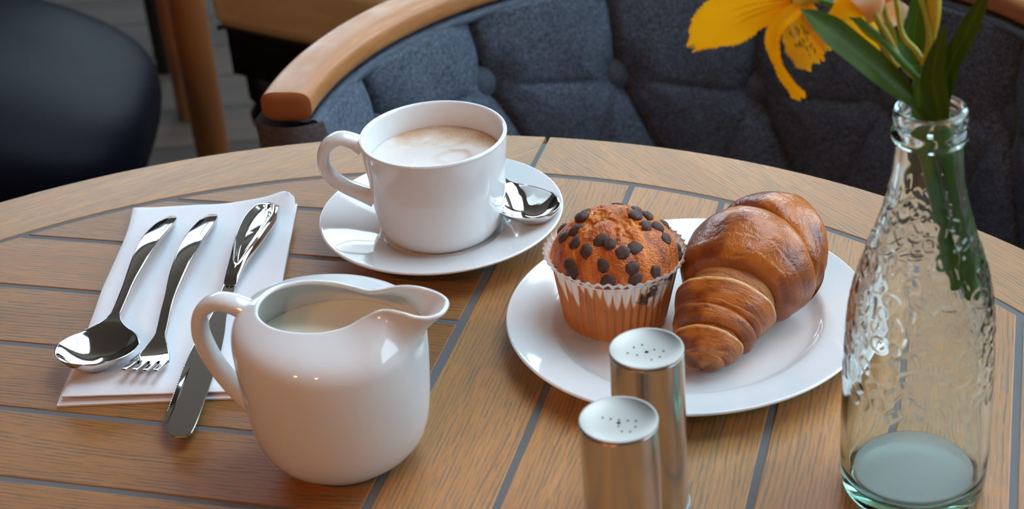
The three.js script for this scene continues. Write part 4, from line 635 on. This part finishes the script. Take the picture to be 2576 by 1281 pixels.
  const fb = [[[[-270, 2580, -80], [-330, 2608, -62], [-390, 2618, -40], [-455, 2594, -22]], (v) => interp([[0, 0.002], [0.4, 0.0050], [0.8, 0.0040], [1, 0.0012]], v), [0.1, 0.6, 0.75], { rag: 0.0009, seed: 21 }, M.petal],
    [[[-420, 2625, -130], [-347, 2545, -198], [-290, 2464, -203], [-238, 2398, -189], [-197, 2355, -168]], (v) => interp([[0, 0.002], [0.3, 0.0062], [0.65, 0.0066], [1, 0.0026]], v), [0.3, 0.5, 0.8], { rag: 0.0008, seed: 24 }, M.petal],
    [[[-270, 2580, -90], [-225, 2556, -150], [-167, 2533, -170], [-119, 2501, -167], [-98, 2478, -161]], (v) => interp([[0, 0.002], [0.4, 0.0058], [0.8, 0.0058], [1, 0.0030]], v), [0.2, 0.5, 0.8], { rag: 0.0008, seed: 27 }, M.palePetal],
    [[[-270, 2590, -90], [-230, 2640, -110], [-180, 2690, -120], [-130, 2730, -130]], (v) => interp([[0, 0.002], [0.4, 0.0066], [0.8, 0.0070], [1, 0.0030]], v), [0.2, 0.5, 0.8], { rag: 0.0008, seed: 30 }, M.palePetal]];
  for (const [pts, w, nr, o, m] of fb) part('petal', sheet(pts, w, nr, o), m, B);
}
// ------------------------------------------------------------------ blue tufted tub chair behind the table
{
  const O = [0.150, -1.199], t = thing('tub_armchair', 'blue-grey button-tufted tub chair with a curved wooden rail drawn up to the table', 'armchair', [O[0], 0, O[1]]);
  const A0 = 192 * R, A1 = 358 * R, yT = T - 0.035, yB = T - 0.46;               // from the left arm round the back to the right arm; angle 180 -> -x, 270 -> -z
  const dirA = (a) => [Math.cos(a), Math.sin(a)];
  const buttons = []; const hs = [-0.10, -0.10, -0.095, -0.1, -0.105, -0.127, -0.149, -0.14, -0.115, -0.11];
  for (let i = 1; i < 8; i++) buttons.push([(360 - 171.4 + i * 24.7) * R, T + [-0.092, -0.098, -0.105, -0.127, -0.147, -0.139, -0.117, -0.11][i]]);
  const low = []; for (let i = 0; i < 6; i++) low.push([(buttons[i][0] + buttons[i + 1][0]) / 2 + 0.02, (buttons[i][1] + buttons[i + 1][1]) / 2 - 0.135]);
  const segs = [];                                                    // the folds: [arc, y] pairs in metres along r = 0.3
  const m = (b) => [b[0] * 0.30, b[1]];
  buttons.forEach((b, i) => { segs.push([m(b), [b[0] * 0.30 + (i < 3 ? -0.006 * (3 - i) : 0), yT + 0.02], 0.9]); if (low[i]) segs.push([m(b), m(low[i]), 1]); if (low[i - 1]) segs.push([m(b), m(low[i - 1]), 0.45]); if (buttons[i + 1]) segs.push([m(b), m(buttons[i + 1]), 0.28]); });
  low.forEach((b) => { segs.push([m(b), [b[0] * 0.30, yB], 1]); });
  const tuft = (a, y) => {
    const x = a * 0.30; let d = 1, wgt = 0;
    for (const [p, q, k] of segs) { const vx = q[0] - p[0], vy = q[1] - p[1], L = vx * vx + vy * vy, s = clamp(((x - p[0]) * vx + (y - p[1]) * vy) / L), e = Math.hypot(x - p[0] - vx * s, y - p[1] - vy * s); wgt = Math.max(wgt, k * (0.6 * Math.exp(-e / 0.004) + 0.4 * Math.exp(-((e / 0.028) ** 2)))); }
    let bt = 0; for (const b of [...buttons, ...low]) { const e = Math.hypot(x - b[0] * 0.30, y - b[1]); bt = Math.max(bt, Math.exp(-((e / 0.022) ** 2))); }
    return -0.021 * wgt - 0.012 * bt + 0.004 * (fbm(x * 9, y * 9, 171, 3) - 0.5);
  };
  const nu = 620, nv = 190, inner = (a, y) => { const k = (yT - y) / (yT - yB), r = 0.302 - 0.030 * k - 0.012 * Math.sin(clamp(k * 3) * PI / 2) - tuft(a, y) - 0.006; const [c, s] = dirA(a); return [c * r, y, s * r]; };
  const ig = grid(nu, nv, (u, v) => { const a = lerp(A0, A1, u); if (v > 0.04) return inner(a, lerp(yT - 0.004, yB, (v - 0.04) / 0.96)); const p = inner(a, yT - 0.004), q = v / 0.04, r = lerp(0.338, Math.hypot(p[0], p[2]), Math.sin(q * PI / 2)), [c, s] = dirA(a); return [c * r, yT - 0.004 * (1 - Math.cos(q * PI / 2)), s * r]; }), og = grid(120, 20, (u, v) => { const a = lerp(A0, A1, u), y = lerp(yT, yB - 0.03, v), r = 0.352 - 0.03 * v, [c, s] = dirA(a); return [c * r, y, s * r]; });
  const uvm = (g, s) => { const uv = g.attributes.uv; for (let i = 0; i < uv.count; i++) uv.setXY(i, uv.getX(i) * s[0], uv.getY(i) * s[1]); return g; };
  const capE = (a, f) => { const g = grid(14, 30, (u, v) => { const y = lerp(yT, yB, v), p = inner(a, y), r0 = Math.hypot(p[0], p[2]), r = lerp(r0, 0.352 - 0.03 * v, u), bul = 0.012 * Math.sin(u * PI) * f, [c, s] = dirA(a); return [c * r - s * bul, y, s * r + c * bul]; }); return uvm(g, [0.4, 3]); };
  part('backrest', uvm(ig, [8, 3.4]), M.tweed, t);
  M.tweedOut = std({ map: texture(256, 256, (u, v) => mixc([70, 64, 66], [104, 96, 96], 0.5 * vnoise(u * 128, v * 60, 172, 128, 60) + 0.5 * vnoise(u * 60, v * 128, 173, 60, 128))), roughness: 0.95 });
  part('outer_back', flip(uvm(og, [8, 3])), M.tweedOut, t); part('arm_front', capE(A0, -1), M.tweedOut, t); part('arm_front', capE(A1, 1), M.tweedOut, t);
  const arcTube = (r, y, rad, sq, a0, a1, mat, name, up = 1) => part(name, grid(24, 160, (u, v) => { const a = lerp(a0, a1, v), th = u * 2 * PI, ct = Math.cos(th), st = Math.sin(th), q = r + Math.sign(ct) * Math.abs(ct) ** sq * rad, [c, s] = dirA(a); return [c * q, y + Math.sign(st) * Math.abs(st) ** sq * rad * up, s * q]; }, true), mat, t);
  arcTube(0.3035, yT - 0.003, 0.0042, 1, A0, A1, M.tweed, 'piping');
  buttons.forEach((b) => { const p = inner(b[0], b[1]), g = new THREE.SphereGeometry(0.0165, 24, 16); g.scale(1, 1, 0.55); const q = part('button', g, M.tweed, t); const [c, s] = dirA(b[0]), r = Math.hypot(p[0], p[2]) - 0.0075; q.position.set(c * r, b[1], s * r); q.rotation.y = -b[0] + PI / 2; });
  // rail: a bar of rounded section bent round the back, both ends cut square
  const rw = 0.0205, rh = 0.0125, rr = 0.3235, ry = yT + rh + 0.001, e0 = A0 - 0.3 * R, e1 = A1 + 0.3 * R;
  const sec = (th) => { const c = Math.cos(th), s = Math.sin(th); return [Math.sign(c) * Math.abs(c) ** 0.55 * rw, Math.sign(s) * Math.abs(s) ** 0.62 * rh]; };
  const rg = grid(48, 200, (u, v) => { const a = lerp(e0, e1, v), [x, y] = sec(u * 2 * PI), [c, s] = dirA(a); return [c * (rr + x), ry + y, s * (rr + x)]; }); weld(rg, 48, 200);
  const ruv = rg.attributes.uv; for (let i = 0; i < ruv.count; i++) { const u = ruv.getX(i), v = ruv.getY(i); ruv.setXY(i, v * 2.6, u * 0.55); }
  part('wooden_rail', rg, M.rail, t);
  for (const [a, f] of [[e0, -1], [e1, 1]]) { const g = grid(48, 6, (u, v) => { const [x, y] = sec(u * 2 * PI), [c, s] = dirA(a), k = v, b = 0.0025 * Math.sqrt(1 - k * k) * f; return [c * (rr + x * k) - s * b, ry + y * k, s * (rr + x * k) + c * b]; }, true); part('rail_end', f < 0 ? g : flip(g), std({ color: 0x9a5a2c, roughness: 0.5 }), t); }
  part('seat', lathe([[0.001, 0.36], [0.27, 0.36], [0.285, 0.375], [0.285, 0.42], [0.27, 0.45], [0.20, 0.462], [0.001, 0.465]], 64), M.tweed, t);
  for (const [x, z] of [[-0.2, 0.05], [0.2, 0.05], [-0.17, -0.2], [0.17, -0.2]]) part('leg', lathe([[0.001, 0], [0.015, 0], [0.024, 0.36], [0.001, 0.36]], 20).translate(x, 0, z), M.legWood, t);
}
// ------------------------------------------------------------------ dark leather tub chair at the far left
{
  const t = thing('leather_chair', 'dark navy leather tub chair with a rounded back behind the table', 'armchair', [-0.812, 0, -2.05], 0.0);
  const sup = (hx, hy, hz, p, q, nu = 96, nv = 64, f = null) => grid(nu, nv, (u, v) => { const a = u * 2 * PI, b = (v - 0.5) * PI, sg = (x, e) => Math.sign(x) * Math.abs(x) ** e; const cb = sg(Math.cos(b), q); const r = [hx * cb * sg(Math.cos(a), p), hy * sg(Math.sin(b), q), hz * cb * sg(Math.sin(a), p)]; return f ? f(r) : r; }, true);
  const crease = (r) => { const n = 0.010 * (fbm(r[0] * 5 + 3, r[1] * 6 + r[2] * 4, 181, 3) - 0.5); return [r[0] * (1 + n), r[1] + 0.5 * n, r[2] * (1 + n)]; };
  const b = sup(0.375, 0.17, 0.25, 0.62, 0.66, 128, 80, (r) => { const q = crease(r), k = Math.max(0, q[0] + 0.12) / 0.5; return [q[0], q[1] - (q[1] > -0.05 ? 0.13 * k ** 1.4 * (q[1] + 0.05) / 0.22 : 0), q[2]]; }); b.translate(0, 0.385, 0); part('body', flip(b), M.leather, t);
  for (const [x, z] of [[-0.2, 0.12], [0.24, 0.11], [-0.2, -0.12], [0.24, -0.11]]) part('foot', lathe([[0.001, 0], [0.016, 0], [0.026, 0.25], [0.001, 0.25]], 16).translate(x, 0, z), M.darkWood, t);
}
// ------------------------------------------------------------------ wooden-legged chair and antique chair beyond
{
  const t = thing('wooden_chair', 'chair with thick light brown tapered legs standing between the leather chair and the antique chair', 'chair', [-0.632, 0, -2.585], 0.34);
  const leg = (x0, z0, x1, z1, r0, r1, y1) => { const c = curve([[x0, 0, z0], [(x0 + x1) / 2, y1 / 2, (z0 + z1) / 2], [x1, y1, z1]]); return grid(24, 20, (u, v) => { const p = c.getPoint(v), a = u * 2 * PI, r = lerp(r0, r1, v); return [p.x + Math.cos(a) * r, p.y, p.z + Math.sin(a) * r]; }, true); };
  for (const [x, z] of [[0.125, 0.225], [-0.2, 0.2], [0.165, -0.17], [-0.16, -0.2]]) part('leg', flip(leg(x, z, x, z, 0.025, 0.027, 0.46)), M.legWood, t);
  part('seat', new RoundedBoxGeometry(0.38, 0.07, 0.36, 4, 0.03).translate(-0.03, 0.495, -0.02), M.leather, t);
  part('backrest', new RoundedBoxGeometry(0.40, 0.36, 0.05, 4, 0.02).translate(-0.03, 0.70, -0.17), M.leather, t);
}
{
  const t = thing('antique_chair', 'dark turned-leg antique chair with a cream seat behind the tub chair', 'chair', [-0.035, 0, -2.185], -36 * R);
  const turned = [[0.001, 0], [0.014, 0], [0.017, 0.02], [0.013, 0.04], [0.020, 0.07], [0.0215, 0.12], [0.026, 0.20], [0.027, 0.235], [0.019, 0.245], [0.026, 0.258], [0.019, 0.272], [0.029, 0.29], [0.031, 0.305], [0.022, 0.318], [0.029, 0.33], [0.029, 0.380], [0.001, 0.380]];
  for (const [x, z] of [[-0.19, 0.19], [0.19, 0.19], [-0.19, -0.19], [0.19, -0.19]]) part('leg', lathe(turned, 28).translate(x, 0, z), M.darkWood, t);
  part('apron', mergeGeometries([[-0.22, 0.22, 0.19, 0.222], [-0.22, 0.22, -0.222, -0.19], [-0.222, -0.19, -0.19, 0.19], [0.19, 0.222, -0.19, 0.19]].map((b) => box(b[0], b[1], 0.366, 0.436, b[2], b[3]))), M.darkWood, t);
  const c = new RoundedBoxGeometry(0.47, 0.10, 0.47, 6, 0.022); c.translate(0, 0.482, 0); part('seat', c, M.cream, t);
  const fr = []; for (let i = 0; i < 84; i++) for (const k of [0, 1]) { const s = -0.232 + 0.464 * (i + 0.5) / 84, g = new THREE.SphereGeometry(0.0035, 8, 6); if (k) g.translate(s, 0.4330, 0.2240); else g.translate(-0.2240, 0.4330, s); fr.push(g); }
  part('nail_trim', mergeGeometries(fr), M.darkWood, t);
  for (const x of [-0.18, 0.18]) part('back_post', lathe([[0.001, 0.42], [0.018, 0.42], [0.016, 0.9], [0.001, 0.91]], 20).translate(x, 0, -0.20), M.darkWood, t);
  part('back_splat', new RoundedBoxGeometry(0.36, 0.16, 0.024, 4, 0.01).translate(0, 0.8, -0.20), M.darkWood, t);
}

{
  const t = thing('black_stool', 'black thin-legged stool seen beyond the wooden-legged chair', 'stool', [-0.775, 0, -3.16]);
  for (const [x, z] of [[0.17, 0.16], [-0.17, 0.16], [0.17, -0.16], [-0.17, -0.16]]) part('leg', lathe([[0.001, 0], [0.016, 0], [0.019, 0.6], [0.001, 0.6]], 14).translate(x, 0, z), M.darkWood, t);
  part('seat', new RoundedBoxGeometry(0.42, 0.06, 0.40, 4, 0.02).translate(0, 0.63, 0), M.darkWood, t);
}
// ------------------------------------------------------------------ picture
const renderer = new THREE.WebGLRenderer({ antialias: true });
renderer.shadowMap.enabled = true;
renderer.toneMapping = THREE.LinearToneMapping;
renderer.toneMappingExposure = EXPOSURE;
renderer.render(scene, camera);
